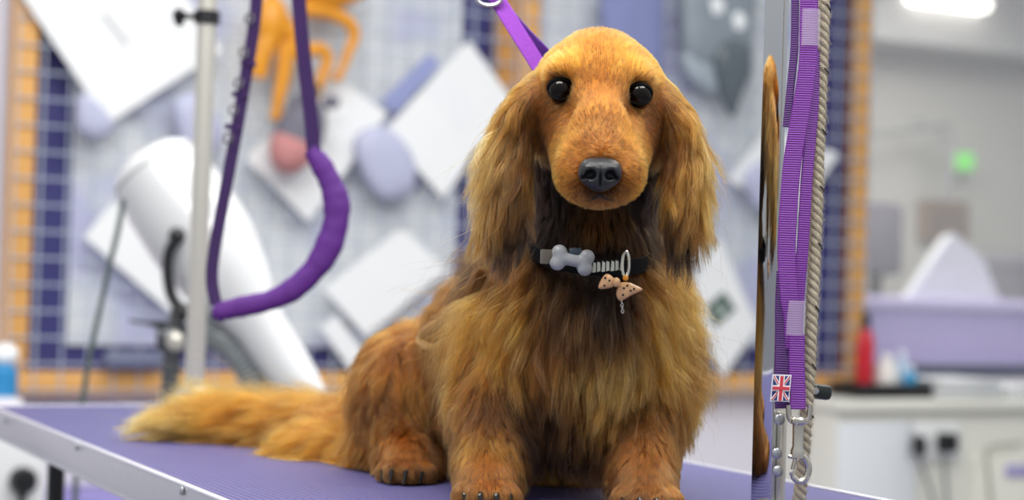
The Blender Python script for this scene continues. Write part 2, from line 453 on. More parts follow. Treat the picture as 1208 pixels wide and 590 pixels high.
# ---- coat guides: (px,py,Y, dx,dy,dz, length, lift, colour)
# colours are pigments, with shade under chin and ears mixed into the darks: G gold, R red-brown, D sable (black tipped), L light cream-gold, M mid
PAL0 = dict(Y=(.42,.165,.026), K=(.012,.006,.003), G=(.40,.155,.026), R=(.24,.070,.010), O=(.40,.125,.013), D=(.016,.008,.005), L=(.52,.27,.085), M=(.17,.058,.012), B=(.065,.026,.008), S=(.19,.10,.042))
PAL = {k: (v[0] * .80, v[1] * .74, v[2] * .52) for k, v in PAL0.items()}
GUIDES = [
 # face
 (706,45,1.30, 0,-1,.6, .008,.04,'M'), (706,75,1.275, 0,-1,.3, .008,.04,'R'), (706,108,1.255, 0,-1,.2, .008,.06,'R'),
 (706,140,1.24, 0,-1,.3, .007,.05,'R'), (707,165,1.215, 0,-1,.4, .005,.05,'M'), (690,168,1.22, -.4,-1,.4, .005,.05,'O'), (726,168,1.22, .4,-1,.4, .005,.05,'O'),
 (684,195,1.20, -.8,.1,.8, .005,.05,'O'), (732,195,1.20, .8,.1,.8, .005,.05,'O'),
 (670,212,1.21, -.8,.5,.8, .007,.06,'O'), (746,212,1.21, .8,.5,.8, .007,.06,'O'), (707,238,1.21, 0,.9,.5, .007,.08,'M'), (707,222,1.20, 0,1,.3,.004,.05,'B'),
 (664,185,1.24, -.7,.6,.7, .009,.06,'O'), (752,187,1.24, .7,.6,.7, .009,.06,'O'),
 (675,145,1.25, -.6,.3,.5, .008,.05,'O'), (740,148,1.25, .6,.3,.5, .008,.05,'O'),
 (642,150,1.28, -.5,.9,.6, .007,.04,'M'), (771,153,1.28, .5,.9,.6, .007,.04,'M'), (655,150,1.26, -.5,.9,.6, .007,.04,'R'), (758,152,1.26, .5,.9,.6, .007,.04,'R'), (648,112,1.265, -.6,.5,.5, .006,.03,'M'), (768,118,1.265, .6,.5,.5, .006,.03,'M'), (640,178,1.29, -.2,1,.6, .010,.04,'B'), (776,181,1.29, .2,1,.6, .010,.04,'B'),
 (672,84,1.26, -.2,-1,.3, .009,.06,'Y'), (738,88,1.26, .2,-1,.3, .009,.06,'Y'), (645,82,1.28, -.7,-.3,.6, .009,.03,'O'), (768,88,1.28, .7,-.3,.6, .009,.03,'O'),
 (634,110,1.28, -.6,.8,.6, .009,.03,'R'), (778,116,1.28, .6,.8,.6, .009,.03,'R'), (650,58,1.30, -.8,.2,.8, .011,.03,'G'), (762,62,1.30, .8,.2,.8, .011,.03,'G'),
 (706,42,1.34, 0,-.3,1, .012,.04,'G'),
 # left ear
 (626,96,1.30, -.7,.9,.2, .020,.04,'G'), (612,120,1.29, -.5,1,0, .034,.06,'G'), (590,160,1.29, -.55,1,0, .050,.08,'L'), (616,160,1.285, -.16,1,0, .030,.025,'S'),
 (621,190,1.285, -.08,1,0, .022,.02,'R'), (620,150,1.285, -.1,1,0, .018,.02,'M'), (600,200,1.285, -.18,1,0, .045,.045,'S'), (585,210,1.29, -.38,1,0, .048,.09,'L'), (588,240,1.29, -.25,1,0, .050,.10,'G'), (614,240,1.285, -.10,1,0, .030,.02,'B'), (606,268,1.285, -.10,1,0, .030,.03,'D'), (580,250,1.30, -.2,1,.1,.04,.10,'G'),
 # right ear
 (786,102,1.30, .6,.9,.2, .018,.04,'G'), (798,135,1.29, .40,1,0, .036,.06,'G'), (812,170,1.29, .42,1,0, .048,.10,'L'), (792,165,1.285, .12,1,0, .030,.025,'M'),
 (787,190,1.285, .05,1,0, .022,.02,'R'), (800,205,1.285, .10,1,0, .050,.06,'G'), (815,215,1.29, .30,1,0, .042,.10,'L'), (812,245,1.29, .10,1,0, .045,.10,'G'), (791,245,1.285, .05,1,0, .030,.02,'B'), (796,272,1.285, .05,1,0, .030,.03,'D'),
 # neck
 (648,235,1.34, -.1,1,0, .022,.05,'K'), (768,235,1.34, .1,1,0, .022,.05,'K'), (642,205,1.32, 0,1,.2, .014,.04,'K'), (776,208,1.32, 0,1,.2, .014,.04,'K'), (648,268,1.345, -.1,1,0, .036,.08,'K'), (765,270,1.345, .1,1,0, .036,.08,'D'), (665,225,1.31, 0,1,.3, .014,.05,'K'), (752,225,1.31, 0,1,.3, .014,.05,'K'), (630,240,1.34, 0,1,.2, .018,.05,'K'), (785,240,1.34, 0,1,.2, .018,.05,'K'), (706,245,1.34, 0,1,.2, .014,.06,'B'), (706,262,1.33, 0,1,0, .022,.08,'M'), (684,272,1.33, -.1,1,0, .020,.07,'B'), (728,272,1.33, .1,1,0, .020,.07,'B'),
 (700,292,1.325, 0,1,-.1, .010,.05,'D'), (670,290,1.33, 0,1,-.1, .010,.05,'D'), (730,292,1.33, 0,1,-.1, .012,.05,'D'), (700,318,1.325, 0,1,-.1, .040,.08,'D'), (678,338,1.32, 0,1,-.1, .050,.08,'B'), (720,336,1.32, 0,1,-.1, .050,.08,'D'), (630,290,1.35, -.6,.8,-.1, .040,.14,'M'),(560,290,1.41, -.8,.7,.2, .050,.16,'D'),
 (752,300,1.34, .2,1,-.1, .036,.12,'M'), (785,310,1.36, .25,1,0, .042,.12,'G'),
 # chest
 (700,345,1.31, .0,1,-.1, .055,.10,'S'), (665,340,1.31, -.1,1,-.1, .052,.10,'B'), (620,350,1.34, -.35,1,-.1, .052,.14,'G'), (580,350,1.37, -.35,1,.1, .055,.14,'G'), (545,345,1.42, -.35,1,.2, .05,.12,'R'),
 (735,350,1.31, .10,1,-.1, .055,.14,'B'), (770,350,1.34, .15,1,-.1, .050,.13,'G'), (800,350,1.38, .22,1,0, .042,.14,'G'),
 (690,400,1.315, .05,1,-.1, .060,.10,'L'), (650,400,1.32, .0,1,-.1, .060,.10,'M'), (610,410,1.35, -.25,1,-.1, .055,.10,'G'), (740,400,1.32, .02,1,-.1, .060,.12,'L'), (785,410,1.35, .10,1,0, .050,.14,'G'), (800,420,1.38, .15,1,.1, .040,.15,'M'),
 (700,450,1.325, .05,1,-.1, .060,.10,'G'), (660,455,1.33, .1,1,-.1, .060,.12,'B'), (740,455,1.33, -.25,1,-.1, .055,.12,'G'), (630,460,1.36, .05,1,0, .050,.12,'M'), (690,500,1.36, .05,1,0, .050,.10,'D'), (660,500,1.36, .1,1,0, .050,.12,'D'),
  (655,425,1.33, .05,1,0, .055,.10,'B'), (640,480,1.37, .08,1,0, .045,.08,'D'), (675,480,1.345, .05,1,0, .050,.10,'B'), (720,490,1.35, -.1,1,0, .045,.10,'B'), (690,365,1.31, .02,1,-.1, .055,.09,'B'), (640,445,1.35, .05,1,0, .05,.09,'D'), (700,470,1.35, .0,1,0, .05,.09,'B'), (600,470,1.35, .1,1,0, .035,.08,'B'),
 # front legs
 (590,440,1.36, .02,1,0, .035,.10,'R'), (560,450,1.38, -.1,1,0, .035,.10,'G'), (610,470,1.36, .1,1,.0, .035,.10,'B'), (585,500,1.345, -.02,1,0, .020,.06,'M'), (610,510,1.35, .2,1,.1, .026,.12,'D'), (578,535,1.325, .0,1,0, .016,.06,'G'), (576,560,1.30, 0,1,-.2, .012,.08,'R'),
 (574,575,1.285, 0,1,-.4, .010,.10,'R'), (556,580,1.29, -.3,1,-.3, .009,.10,'M'), (592,580,1.29, .3,1,-.3, .009,.10,'R'), (574,590,1.29, 0,1,-.4, .008,.08,'B'), (763,592,1.29, 0,1,-.4, .008,.08,'B'), (483,562,1.43, 0,1,-.4, .008,.08,'B'),
 (770,450,1.37, .05,1,0, .030,.10,'M'), (790,455,1.38, .12,1,0, .032,.12,'G'), (745,480,1.37, -.05,1,0, .025,.10,'D'), (765,500,1.345, 0,1,0, .018,.06,'M'), (758,535,1.325, 0,1,0, .014,.06,'R'), (760,560,1.30, 0,1,-.2, .012,.08,'M'),
 (763,577,1.285, 0,1,-.4, .010,.12,'M'), (745,582,1.29, -.3,1,-.3, .009,.10,'M'), (782,582,1.29, .3,1,-.3, .009,.10,'R'),
 # flank and back
 (540,380,1.46, -.30,1,.2, .045,.10,'M'), (560,420,1.44, -.15,1,.1, .045,.10,'L'), (530,430,1.48, -.05,1,.1, .045,.08,'M'), (510,370,1.53, -.55,.8,.5, .035,.06,'R'), (480,385,1.56, -.7,.7,.5, .030,.06,'R'), (540,320,1.46, -.5,.8,.4, .042,.08,'R'),
 (540,480,1.45, .05,1,0, .045,.10,'M'), (525,520,1.46, .1,1,0, .035,.12,'M'), (550,500,1.43, .0,1,0, .04,.10,'M'), (600,480,1.42, .1,1,.1, .04,.12,'B'),
 # thigh
 (440,395,1.56, -.5,.6,.4, .026,.07,'G'), (450,425,1.50, -.15,1,.1, .032,.08,'R'), (425,440,1.55, -.25,1,.3, .030,.07,'R'), (475,420,1.50, .15,1,0, .036,.10,'R'), (495,450,1.49, .2,1,0, .038,.12,'G'), (460,465,1.49, .1,1,.1, .034,.10,'M'), (430,480,1.54, .0,1,.2, .034,.10,'R'),
 (495,490,1.48, .1,1,0, .030,.10,'M'), (470,505,1.49, .1,1,-.1, .018,.08,'R'), (478,530,1.46, .0,1,-.3, .012,.08,'R'), (483,550,1.43, 0,1,-.4, .010,.10,'R'), (425,515,1.56, -.7,.5,.1, .034,.12,'O'), (440,500,1.55, -.3,.6,-.2, .035,.14,'G'),
 (390,520,1.60, -1,.25,0, .045,.16,'O'), (360,525,1.62, -1,.3,0, .036,.12,'O'), (455,530,1.53,-.8,.4,.2,.022,.1,'R'),
 # belly, far foot
 (690,530,1.45, .5,.9,-.2, .035,.12,'G'), (650,545,1.45, .5,.8,-.2, .035,.12,'G'), (720,550,1.45, .7,.7,-.1, .030,.12,'G'),
 # tail
 (420,500,1.64, -1,0,.1, .050,.10,'R'), (370,485,1.69, -1,.05,.1, .060,.10,'O'), (300,480,1.72, -1,.05,0, .065,.12,'O'), (240,485,1.72, -1,.05,0, .055,.13,'G'), (190,498,1.72, -1,.1,0, .042,.12,'L'), (300,510,1.72, -1,.02,0, .060,.10,'O'), (240,512,1.72,-1,.0,0,.05,.1,'L'),
]
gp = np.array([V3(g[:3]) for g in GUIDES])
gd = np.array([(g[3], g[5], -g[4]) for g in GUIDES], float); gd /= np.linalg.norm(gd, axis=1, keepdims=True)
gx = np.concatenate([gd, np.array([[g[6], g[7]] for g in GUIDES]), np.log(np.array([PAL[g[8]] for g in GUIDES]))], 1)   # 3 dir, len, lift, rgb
class Flow:
    def __init__(s, h=.008):
        s.h = h; s.lo = D.lo - .08
        n = np.ceil((D.h * D.n + .16) / h).astype(int) + 1; s.n = n
        ax = [s.lo[i] + h * np.arange(n[i]) for i in range(3)]
        X = np.stack(np.meshgrid(*ax, indexing='ij'), -1).reshape(-1, 3)
        out = np.empty((len(X), gx.shape[1]), np.float32)
        for a in range(0, len(X), 60000):
            x = X[a:a + 60000]
            d2 = ((x[:, None] - gp[None]) ** 2).sum(-1)
            w = 1 / (d2 + .006 ** 2) ** 2.4
            out[a:a + 60000] = (w @ gx) / w.sum(1, keepdims=True)
        out[:, 5:8] = np.exp(out[:, 5:8])
        s.a = out.reshape(tuple(n) + (gx.shape[1],))
    def __call__(s, p):
        q = np.clip((p - s.lo) / s.h, 0, s.n - 1.001); i = q.astype(int); t = (q - i)
        x, y, z = i.T; r = 0
        for a in (0, 1):
            for b in (0, 1):
                for c in (0, 1):
                    w = (t[:, 0] if a else 1 - t[:, 0]) * (t[:, 1] if b else 1 - t[:, 1]) * (t[:, 2] if c else 1 - t[:, 2])
                    r = r + s.a[x + a, y + b, z + c] * w[:, None]
        return r
flow = Flow()
# skin colour on the body mesh
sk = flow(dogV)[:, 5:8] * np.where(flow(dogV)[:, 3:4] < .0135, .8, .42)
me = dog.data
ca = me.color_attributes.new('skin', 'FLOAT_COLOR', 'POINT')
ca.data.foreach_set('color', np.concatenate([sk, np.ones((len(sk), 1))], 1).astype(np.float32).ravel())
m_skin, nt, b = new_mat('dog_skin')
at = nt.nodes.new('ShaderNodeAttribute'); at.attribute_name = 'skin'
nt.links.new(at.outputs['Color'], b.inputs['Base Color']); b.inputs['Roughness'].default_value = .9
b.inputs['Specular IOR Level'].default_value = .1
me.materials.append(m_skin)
# relax + exact normals
bm = bmesh.new(); bm.from_mesh(me)
bmesh.ops.smooth_vert(bm, verts=bm.verts[:], factor=.5, use_axis_x=True, use_axis_y=True, use_axis_z=True)
bmesh.ops.recalc_face_normals(bm, faces=bm.faces[:])
bm.to_mesh(me); bm.free()

# ---- fur material
m_fur = bpy.data.materials.new('fur'); m_fur.use_nodes = True
nt = m_fur.node_tree; nt.nodes.clear()
out = nt.nodes.new('ShaderNodeOutputMaterial')
hb = nt.nodes.new('ShaderNodeBsdfHairPrincipled'); hb.parametrization = 'COLOR'
hb.inputs['Roughness'].default_value = .38; hb.inputs['Radial Roughness'].default_value = .55
hb.inputs['Coat'].default_value = .0; hb.inputs['IOR'].default_value = 1.42
at = nt.nodes.new('ShaderNodeAttribute'); at.attribute_name = 'tint'
nt.links.new(at.outputs['Color'], hb.inputs['Color'])
nt.links.new(hb.outputs[0], out.inputs[0])

# ---- roots
tri = np.concatenate([dogF[:, [0, 1, 2]], dogF[:, [0, 2, 3]]])
Va, Vb, Vc = dogV[tri[:, 0]], dogV[tri[:, 1]], dogV[tri[:, 2]]
TA = np.linalg.norm(np.cross(Vb - Va, Vc - Va), axis=1) / 2
TC = (Va + Vb + Vc) / 3
NOSE = V3((708, 205, 1.186))
def sample(n, weight):
    w = TA * weight; w = w / w.sum()
    k = rng.choice(len(tri), n, p=w)
    u = rng.random(n); v = rng.random(n); m = u + v > 1; u[m] = 1 - u[m]; v[m] = 1 - v[m]
    return Va[k] + (Vb[k] - Va[k]) * u[:, None] + (Vc[k] - Va[k]) * v[:, None]
def bare(p):
    """no hair on eyes, nose, lips and under the paws"""
    m = np.zeros(len(p), bool)
    for (c, f) in eyes: m |= np.linalg.norm((p - c) / (1.10, 1, 1.0), axis=1) < .0103
    q = (p - NOSE)
    m |= ((q[:, 0] / .0150) ** 2 + ((q[:, 2] - .0005) / .0125) ** 2 < 1) & (q[:, 1] < .016)
    m |= p[:, 2] < TABLE + .002
    return m
def project_img(p):
    q = (np.array(CM).T @ (p - np.array(CAM)).T).T
    return W / 2 + FPX * q[:, 0] / -q[:, 2], H / 2 - FPX * q[:, 1] / -q[:, 2]

def unit(v): return v / np.maximum(np.linalg.norm(v, axis=-1, keepdims=True), 1e-9)

def grow(root, S, lenmul, thick, clump_n, clump, frizz, wave, gravity=.0, base=.22, dark=.07):
    N = len(root)
    n0 = D.grad(root); fl = flow(root)
    L = fl[:, 3] * lenmul * rng.uniform(.62, 1.12, N)
    lift = fl[:, 4]
    # clump ids
    cid_root = rng.choice(N, clump_n, replace=False)
    kd = kdtree.KDTree(clump_n)
    for i, c in enumerate(root[cid_root]): kd.insert(Vector(c), i)
    kd.balance()
    cid = np.array([kd.find(Vector(r))[1] for r in root])
    cid[cid_root] = np.arange(clump_n)
    crand = rng.normal(0, 1, (clump_n, 3)); clen = rng.uniform(.8, 1.12, clump_n); clift = np.abs(rng.normal(1, .5, clump_n))
    L = L * clen[cid]
    hgt = rng.random(N) ** 1.3 * thick * np.clip(L / .05, .08, 1.4)       # layer in which the hair lies
    hgt *= (.4 + .6 * clift[cid]) * np.clip(lift / .10, .25, 1.6)
    pts = np.empty((N, S + 1, 3)); pts[:, 0] = root - n0 * .0006
    p = pts[:, 0].copy()
    pr = crand[cid] * wave + rng.normal(0, 1, (N, 3)) * frizz
    ph = rng.uniform(0, 6.28, clump_n)[cid]
    g = fl[:, :3]; g = unit(g + pr * .5)
    d = unit(unit(g - n0 * (g * n0).sum(1, keepdims=True)) * (1 - lift[:, None]) + n0 * (lift[:, None] + base) * (.5 + .9 * rng.random((N, 1))))
    for s in range(S):
        t = (s + 1) / S
        fl2 = flow(p)[:, :3]
        ph_w = np.sin(ph + t * 5.0)[:, None] * crand[cid][:, [1, 2, 0]] * wave * 1.1
        tgt = unit(fl2 + pr * (.55) + ph_w + np.array((0, 0, -gravity)) * t)
        nn = D.grad(p)
        phi = D.samp(p)
        near = np.clip(1 - phi / .02, 0, 1)[:, None]
        tgt = unit(tgt - nn * np.minimum((tgt * nn).sum(1, keepdims=True), 0) * near)
        d = unit(d * .55 + tgt * .45 + nn * lift[:, None] * .10)
        p = p + d * (L / S)[:, None]
        phi = D.samp(p)
        want = hgt * min(1, t * 1.6) + .0004
        push = np.clip(want - phi, 0, .006)
        nn = D.grad(p)
        p = p + nn * push[:, None]
        lo = p[:, 2] < TABLE + .001
        p[lo, 2] = TABLE + .001 + rng.random(lo.sum()) * .0015
        pts[:, s + 1] = p
    # clumping
    ctr = pts[cid_root][cid]
    tt = (np.arange(S + 1) / S)[None, :, None]
    cl = (clump * rng.uniform(.4, 1.1, (N, 1, 1))) * tt ** 1.1
    off = pts[:, :1] - ctr[:, :1]
    tgt = ctr + off * (1 - .8 * tt)
    same = ((n0 * n0[cid_root][cid]).sum(1) > .2)[:, None, None]
    cl = np.where(same, np.clip(cl, 0, .95), 0)
    pts = pts * (1 - cl) + tgt * cl
    # hair colours
    rgb = flow(root)[:, 5:8]
    bright = np.clip(rng.lognormal(0, .22, N) * rng.lognormal(0, .30, clump_n)[cid], .4, 1.9)
    pale = (rng.random(N) < .10)
    rgb = rgb * bright[:, None]
    rgb[pale] = rgb[pale] * np.array((1.6, 1.9, 2.4))
    dk = rng.random(N) < dark
    rgb[dk] *= .35
    return pts, rgb, L

def make_curves(name, pts, rgb, r_root, parent, tip=.25, dark_root=.55):
    N, S1, _ = pts.shape
    cu = bpy.data.hair_curves.new(name)
    cu.add_curves([S1] * N)
    cu.position_data.foreach_set('vector', pts.astype(np.float32).ravel())
    t = np.linspace(0, 1, S1)
    rad = r_root * (1 - (1 - tip) * t ** 1.5)[None, :] * rng.uniform(.7, 1.2, (N, 1))
    a = cu.attributes.get('radius') or cu.attributes.new('radius', 'FLOAT', 'POINT')
    a.data.foreach_set('value', rad.astype(np.float32).ravel())
    c = cu.attributes.new('tint', 'FLOAT_COLOR', 'POINT')
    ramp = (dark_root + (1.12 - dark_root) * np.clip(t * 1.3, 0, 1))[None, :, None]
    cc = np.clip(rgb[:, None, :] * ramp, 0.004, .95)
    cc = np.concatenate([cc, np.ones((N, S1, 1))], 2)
    c.data.foreach_set('color', cc.astype(np.float32).ravel())
    o = bpy.data.objects.new(name, cu); COL.objects.link(o)
    cu.materials.append(m_fur)
    o.parent = parent
    return o

# region weights
fl_t = flow(TC)
Lt = fl_t[:, 3]
ix, iy = project_img(TC)
nT = D.grad(TC)
view = unit(np.array(CAM) - TC)
facing = np.clip((nT * view).sum(1) * 3 + 1.2, .12, 1)
low = TC[:, 2] > TABLE + .002
short = (Lt < .0135)
DENS = globals().get('FUR_DENS', 1.0)
r1 = sample(int(115000 * DENS), np.where(short, 1.0, 0) * facing * low); r1 = r1[~bare(r1)]
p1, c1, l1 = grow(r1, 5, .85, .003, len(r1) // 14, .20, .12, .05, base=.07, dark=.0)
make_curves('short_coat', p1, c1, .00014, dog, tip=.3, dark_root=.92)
r2 = sample(int(230000 * DENS), np.where(short, 0, 1.0) * facing * low); r2 = r2[~bare(r2)]
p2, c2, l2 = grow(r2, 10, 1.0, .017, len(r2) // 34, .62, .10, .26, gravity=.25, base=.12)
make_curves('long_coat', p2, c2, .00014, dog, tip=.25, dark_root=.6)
# loose wisps standing off the coat
r3 = sample(int(2600 * DENS), np.where(Lt > .03, 1.0, 0) * low)
p3, c3, l3 = grow(r3, 10, 1.3, .035, len(r3) // 3, .3, .45, .35, gravity=.1)
make_curves('stray_hairs', p3, c3, .00011, dog, tip=.3)

# curled lock hanging over the flank
lk = []
for (px, py) in ((574,322),(562,345),(546,364),(527,380),(509,390),(504,400),(516,408),(540,402)):
    h_ = hit(px, py, 1.30)
    lk.append(Vector(h_) + Vector((-.004, -.040, 0)))

lk = spline(lk, 3)
n_l = 520; jit = rng.normal(0, 1, (n_l, 3)) * .0022; T_ = np.linspace(0, 1, len(lk))
base_l = np.array([list(v) for v in lk])
pl = base_l[None] + jit[:, None] * (1.25 - .9 * T_[None, :, None]) + (np.sin(T_[None, :, None] * 7 + rng.uniform(0, 6, (n_l, 1, 3))) * .0005)
cut = rng.uniform(.8, 1.0, n_l)
for i in range(n_l):
    q = T_ * cut[i] * (len(lk) - 1); k0 = np.minimum(q.astype(int), len(lk) - 2); f_ = (q - k0)[:, None]
    pl[i] = pl[i][k0] * (1 - f_) + pl[i][k0 + 1] * f_
make_curves('curled_lock', pl, np.array((.40, .19, .055))[None] * rng.uniform(.7, 1.3, (n_l, 1)), .00016, dog, tip=.4, dark_root=.4)

# ---- eyes
m_eye = mat('eyeball', '050302', .03, spec=.25)
nt = m_eye.node_tree; b = nt.nodes['Principled BSDF']
m_rim = mat('eyelid_skin', '0a0706', .7, spec=.15)
for (c, f) in eyes:
    fv = Vector(f)
    q = fv.to_track_quat('Z', 'Y').to_matrix()
    e = MB().sphere(c, EYE_R, q, 32).build('eye', m_eye, dog)
    # iris ring of brown around the pupil: a slightly raised cap disc
    iris = MB()
    prof = []
    for k in range(6):
        a = .62 - .07 * k
        prof.append((math.sin(a) * (EYE_R + .00012), math.cos(a) * (EYE_R + .00012)))
    iris.lathe(Vector(c), fv, prof, 32)
    iris.build('iris', mat('iris_brown', '0c0603', .04, spec=.25), e)
    # almond rim
    xx = Vector((1, 0, 0)); xx = (xx - fv * xx.dot(fv)).normalized(); yy = Vector((0, 0, 1)); yy = (yy - fv * yy.dot(fv)).normalized()
    ring = []
    for k in range(40):
        a = 2 * PI * k / 40
        x = math.cos(a) * .0096; y = math.sin(a) * (.0068 if math.sin(a) > 0 else .0080)
        rr = math.hypot(x, y)
        hh = math.sqrt(max(EYE_R ** 2 - rr ** 2, 0)) if rr < EYE_R else 0
        ring.append(Vector(c) + xx * x + yy * y + fv * (hh + .0003))
    MB().tube(ring, [.0009 + (.0006 if math.sin(2 * PI * k / 40) > 0 else 0) for k in range(40)], 8, closed=True, up=fv).build('eyelid', m_rim, dog)

# ---- nose
NF = Field(NOSE - .03, NOSE + .03, .0007)
NF.f[:] = .03
def ne(o, r, k=.003, R=None, op='add'): NF.ell(NOSE + np.array(o), r, R, k, op)
ne((0, .006, .001), (.0145, .014, .0115), .003)
ne((-.0075, .001, .0010), (.0072, .0085, .0085), .004)
ne((.0075, .001, .0010), (.0072, .0085, .0085), .004)
ne((0, .002, -.006), (.0075, .009, .0065), .004)
ne((-.0068, -.0075, -.0012), (.0038, .007, .0036), .002, ROT(0, 20, 0), 'sub')
ne((.0068, -.0075, -.0012), (.0038, .007, .0036), .002, ROT(0, -20, 0), 'sub')
ne((-.0115, -.0045, -.0030), (.0035, .005, .0011), .0015, ROT(0, -25, 0), 'sub')
ne((.0115, -.0045, -.0030), (.0035, .005, .0011), .0015, ROT(0, 25, 0), 'sub')
ne((0, -.0085, -.007), (.0007, .004, .009), .0015, None, 'sub')
nv, nf = NF.mesh()
m_nose, nt, b = new_mat('nose_leather')
b.inputs['Base Color'].default_value = (.011, .012, .015, 1); b.inputs['Roughness'].default_value = .36
tc = nt.nodes.new('ShaderNodeTexCoord'); vo = nt.nodes.new('ShaderNodeTexVoronoi'); vo.inputs['Scale'].default_value = 900
nt.links.new(tc.outputs['Object'], vo.inputs['Vector'])
bp = nt.nodes.new('ShaderNodeBump'); bp.inputs['Strength'].default_value = .5; bp.inputs['Distance'].default_value = .0004
nt.links.new(vo.outputs['Distance'], bp.inputs['Height']); nt.links.new(bp.outputs[0], b.inputs['Normal'])
link_mesh('nose', nv, nf, m_nose, dog)
# mouth line
mo = []
for (px, py) in ((686,237), (693,236), (700,234), (707,231), (714,234), (721,236), (728,237)):
    h_ = hit(px, py); mo.append(Vector(h_) + Vector((0, -.0016, 0)))
MB().tube(spline(mo, 4), .0011, 6).build('mouth', mat('lip_dark', '140d0b', .5), dog)
# claws
m_claw = mat('claw_horn', '1c1816', .25)
for (q, r, R) in toes:
    dd = R @ np.array((0, -1, 0)); 
    a = q + dd * r * .9 + np.array((0, 0, r * .30)); bq = q + dd * r * 1.55 + np.array((0, 0, r * .05)); cq = q + dd * (r * 1.95); cq[2] = TABLE + .0022
    MB().tube([a, bq, cq], [.0026, .0023, .0009], 8).build('claw', m_claw, dog)
# ================================================================== ROOM
U = Vector((.887, .462, 0)).normalized()          # along the wall, to the right and away
N = Vector((-.462, .887, 0)).normalized()         # into the wall
Z = Vector((0, 0, 1))
RW = Matrix((U, N, Z)).transposed()               # local x along wall, y into wall, z up
B0 = P(0, 455, 3.6)                                # a point of the grid plane
def bp(px, py, off=0.0):                           # point on the plane OFF metres in front of the grid plane
    return onplane(px, py, B0 - N * off, N)
def sz(px, py, off=0.0):
    q = bp(px, py, off) - B0
    return q.dot(U), q.z + B0.z
def at(s, z, off=0.0):
    return Vector((B0.x, B0.y, 0)) + U * s + Z * z - N * off

# --- wall, floor
m_wall = mat('lilac_wall', 'e2dfea', .7, noise=.03, nscale=6)
m_dado = mat('white_wall', 'e6e4ea', .6, noise=.03, nscale=5)
m_floor = mat('grey_vinyl', '8d8c94', .4, noise=.08, nscale=60)
s_win0 = sz(1024, 250, -.07)[0]
zsill = sz(1120, 436, -.07)[1]
WALL = -.07
def wallbox(name, s0, s1, z0, z1, m, th=.1, off=WALL, bev=0):
    o = MB().box(at((s0 + s1) / 2, (z0 + z1) / 2, off - th / 2), (s1 - s0, th, z1 - z0), RW, bev).build(name, m)
    return structure(o)
wallbox('wall_back', -2.6, s_win0, 0, 2.5, m_wall)
wallbox('wall_back_below_window', s_win0, 5.2, 0, zsill - .02, m_wall)
wallbox('wall_back_above_window', s_win0, 5.2, 2.15, 2.5, m_wall)
wallbox('wall_back_end', 4.6, 5.2, zsill - .02, 2.15, m_wall)
fl = MB().box((0.5, 3.5, -.03), (16, 15, .06)).build('floor', m_floor); structure(fl)
# purple painted pilaster between the board and the cupboard
m_purplepaint = mat('purple_paint', '4a4486', .55)
a0 = sz(961, 500, .02)[0]; a1 = sz(986, 500, .02)[0]
wallbox('trim_1', a0, a1, 0, sz(970, 462, 0)[1] - .006, m_purplepaint, th=.09, off=.02)

# --- two pin boards: wooden frame, navy backing, sheet, wire grid
m_wood = mat('orange_pine', 'daa35c', .5, noise=.12, nscale=9)
m_wood2 = mat('brown_pine', 'b9823f', .5, noise=.12, nscale=9)
m_navy = mat('navy_board', '353573', .6, noise=.08, nscale=4)
m_wire = mat('grey_wire', 'b4bdcb', .4, metal=.0)
m_sheet, nt, b = new_mat('lilac_reflection_sheet')  # lilac noise paints soft reflections into the sheet colour
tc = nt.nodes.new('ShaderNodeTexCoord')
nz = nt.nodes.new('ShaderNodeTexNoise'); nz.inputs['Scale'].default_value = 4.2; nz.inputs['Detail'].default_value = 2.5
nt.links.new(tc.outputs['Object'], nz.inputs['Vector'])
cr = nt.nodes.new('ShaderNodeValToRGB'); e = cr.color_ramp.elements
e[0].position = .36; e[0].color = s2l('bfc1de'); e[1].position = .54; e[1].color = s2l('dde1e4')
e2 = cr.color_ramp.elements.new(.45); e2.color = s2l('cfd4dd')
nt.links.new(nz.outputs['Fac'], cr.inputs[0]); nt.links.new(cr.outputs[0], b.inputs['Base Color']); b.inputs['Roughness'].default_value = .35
zt = 2.05
def board(s0, s1, z0, label, sheet, wood_left, wood_right):
    t = thing('display_board', label, 'board', at(s0, z0, 0), 'framed display boards')
    fw = .052
    MB().box(at((s0 + s1) / 2, (z0 + zt) / 2, -.050), (s1 - s0 - .01, .008, zt - z0 - .01), RW).build('backing_panel', m_navy, t)
    f = MB().box(at((s0 + s1) / 2, z0 + fw / 2, -.025), (s1 - s0, .045, fw), RW, .004).build('bottom_rail', m_wood, t)
    MB().box(at((s0 + s1) / 2, zt - fw / 2, -.025), (s1 - s0, .045, fw), RW, .004).build('top_rail', m_wood, t)
    MB().box(at(s0 + fw / 2, (z0 + zt) / 2, -.025), (fw, .045, zt - z0 - 2 * fw), RW, .004).build('side_rail', wood_left, t)
    MB().box(at(s1 - fw / 2, (z0 + zt) / 2, -.025), (fw, .045, zt - z0 - 2 * fw), RW, .004).build('side_rail', wood_right, t)
    g = MB()
    st = .056
    n = int((s1 - s0) / st)
    for k in range(n + 1):
        s = s0 + (s1 - s0 - n * st) / 2 + k * st
        g.cyl(at(s, z0 + .005, -.000), at(s, zt - .005, -.000), .0024, seg=6)
    n = int((zt - z0) / st)
    for k in range(n + 1):
        z = z0 + .012 + k * st
        g.cyl(at(s0 + .005, z, .004), at(s1 - .005, z, .004), .0024, seg=6)
    g.build('wire_grid', m_wire, t)
    (sa, za, sb) = sheet
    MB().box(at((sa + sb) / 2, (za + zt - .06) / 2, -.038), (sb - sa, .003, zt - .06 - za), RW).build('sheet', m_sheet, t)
    return t
zb = sz(0, 468, 0)[1]
sL = sz(13, 150)[0]; sM = sz(614, 50)[0]; sR = sz(1032, 30)[0]
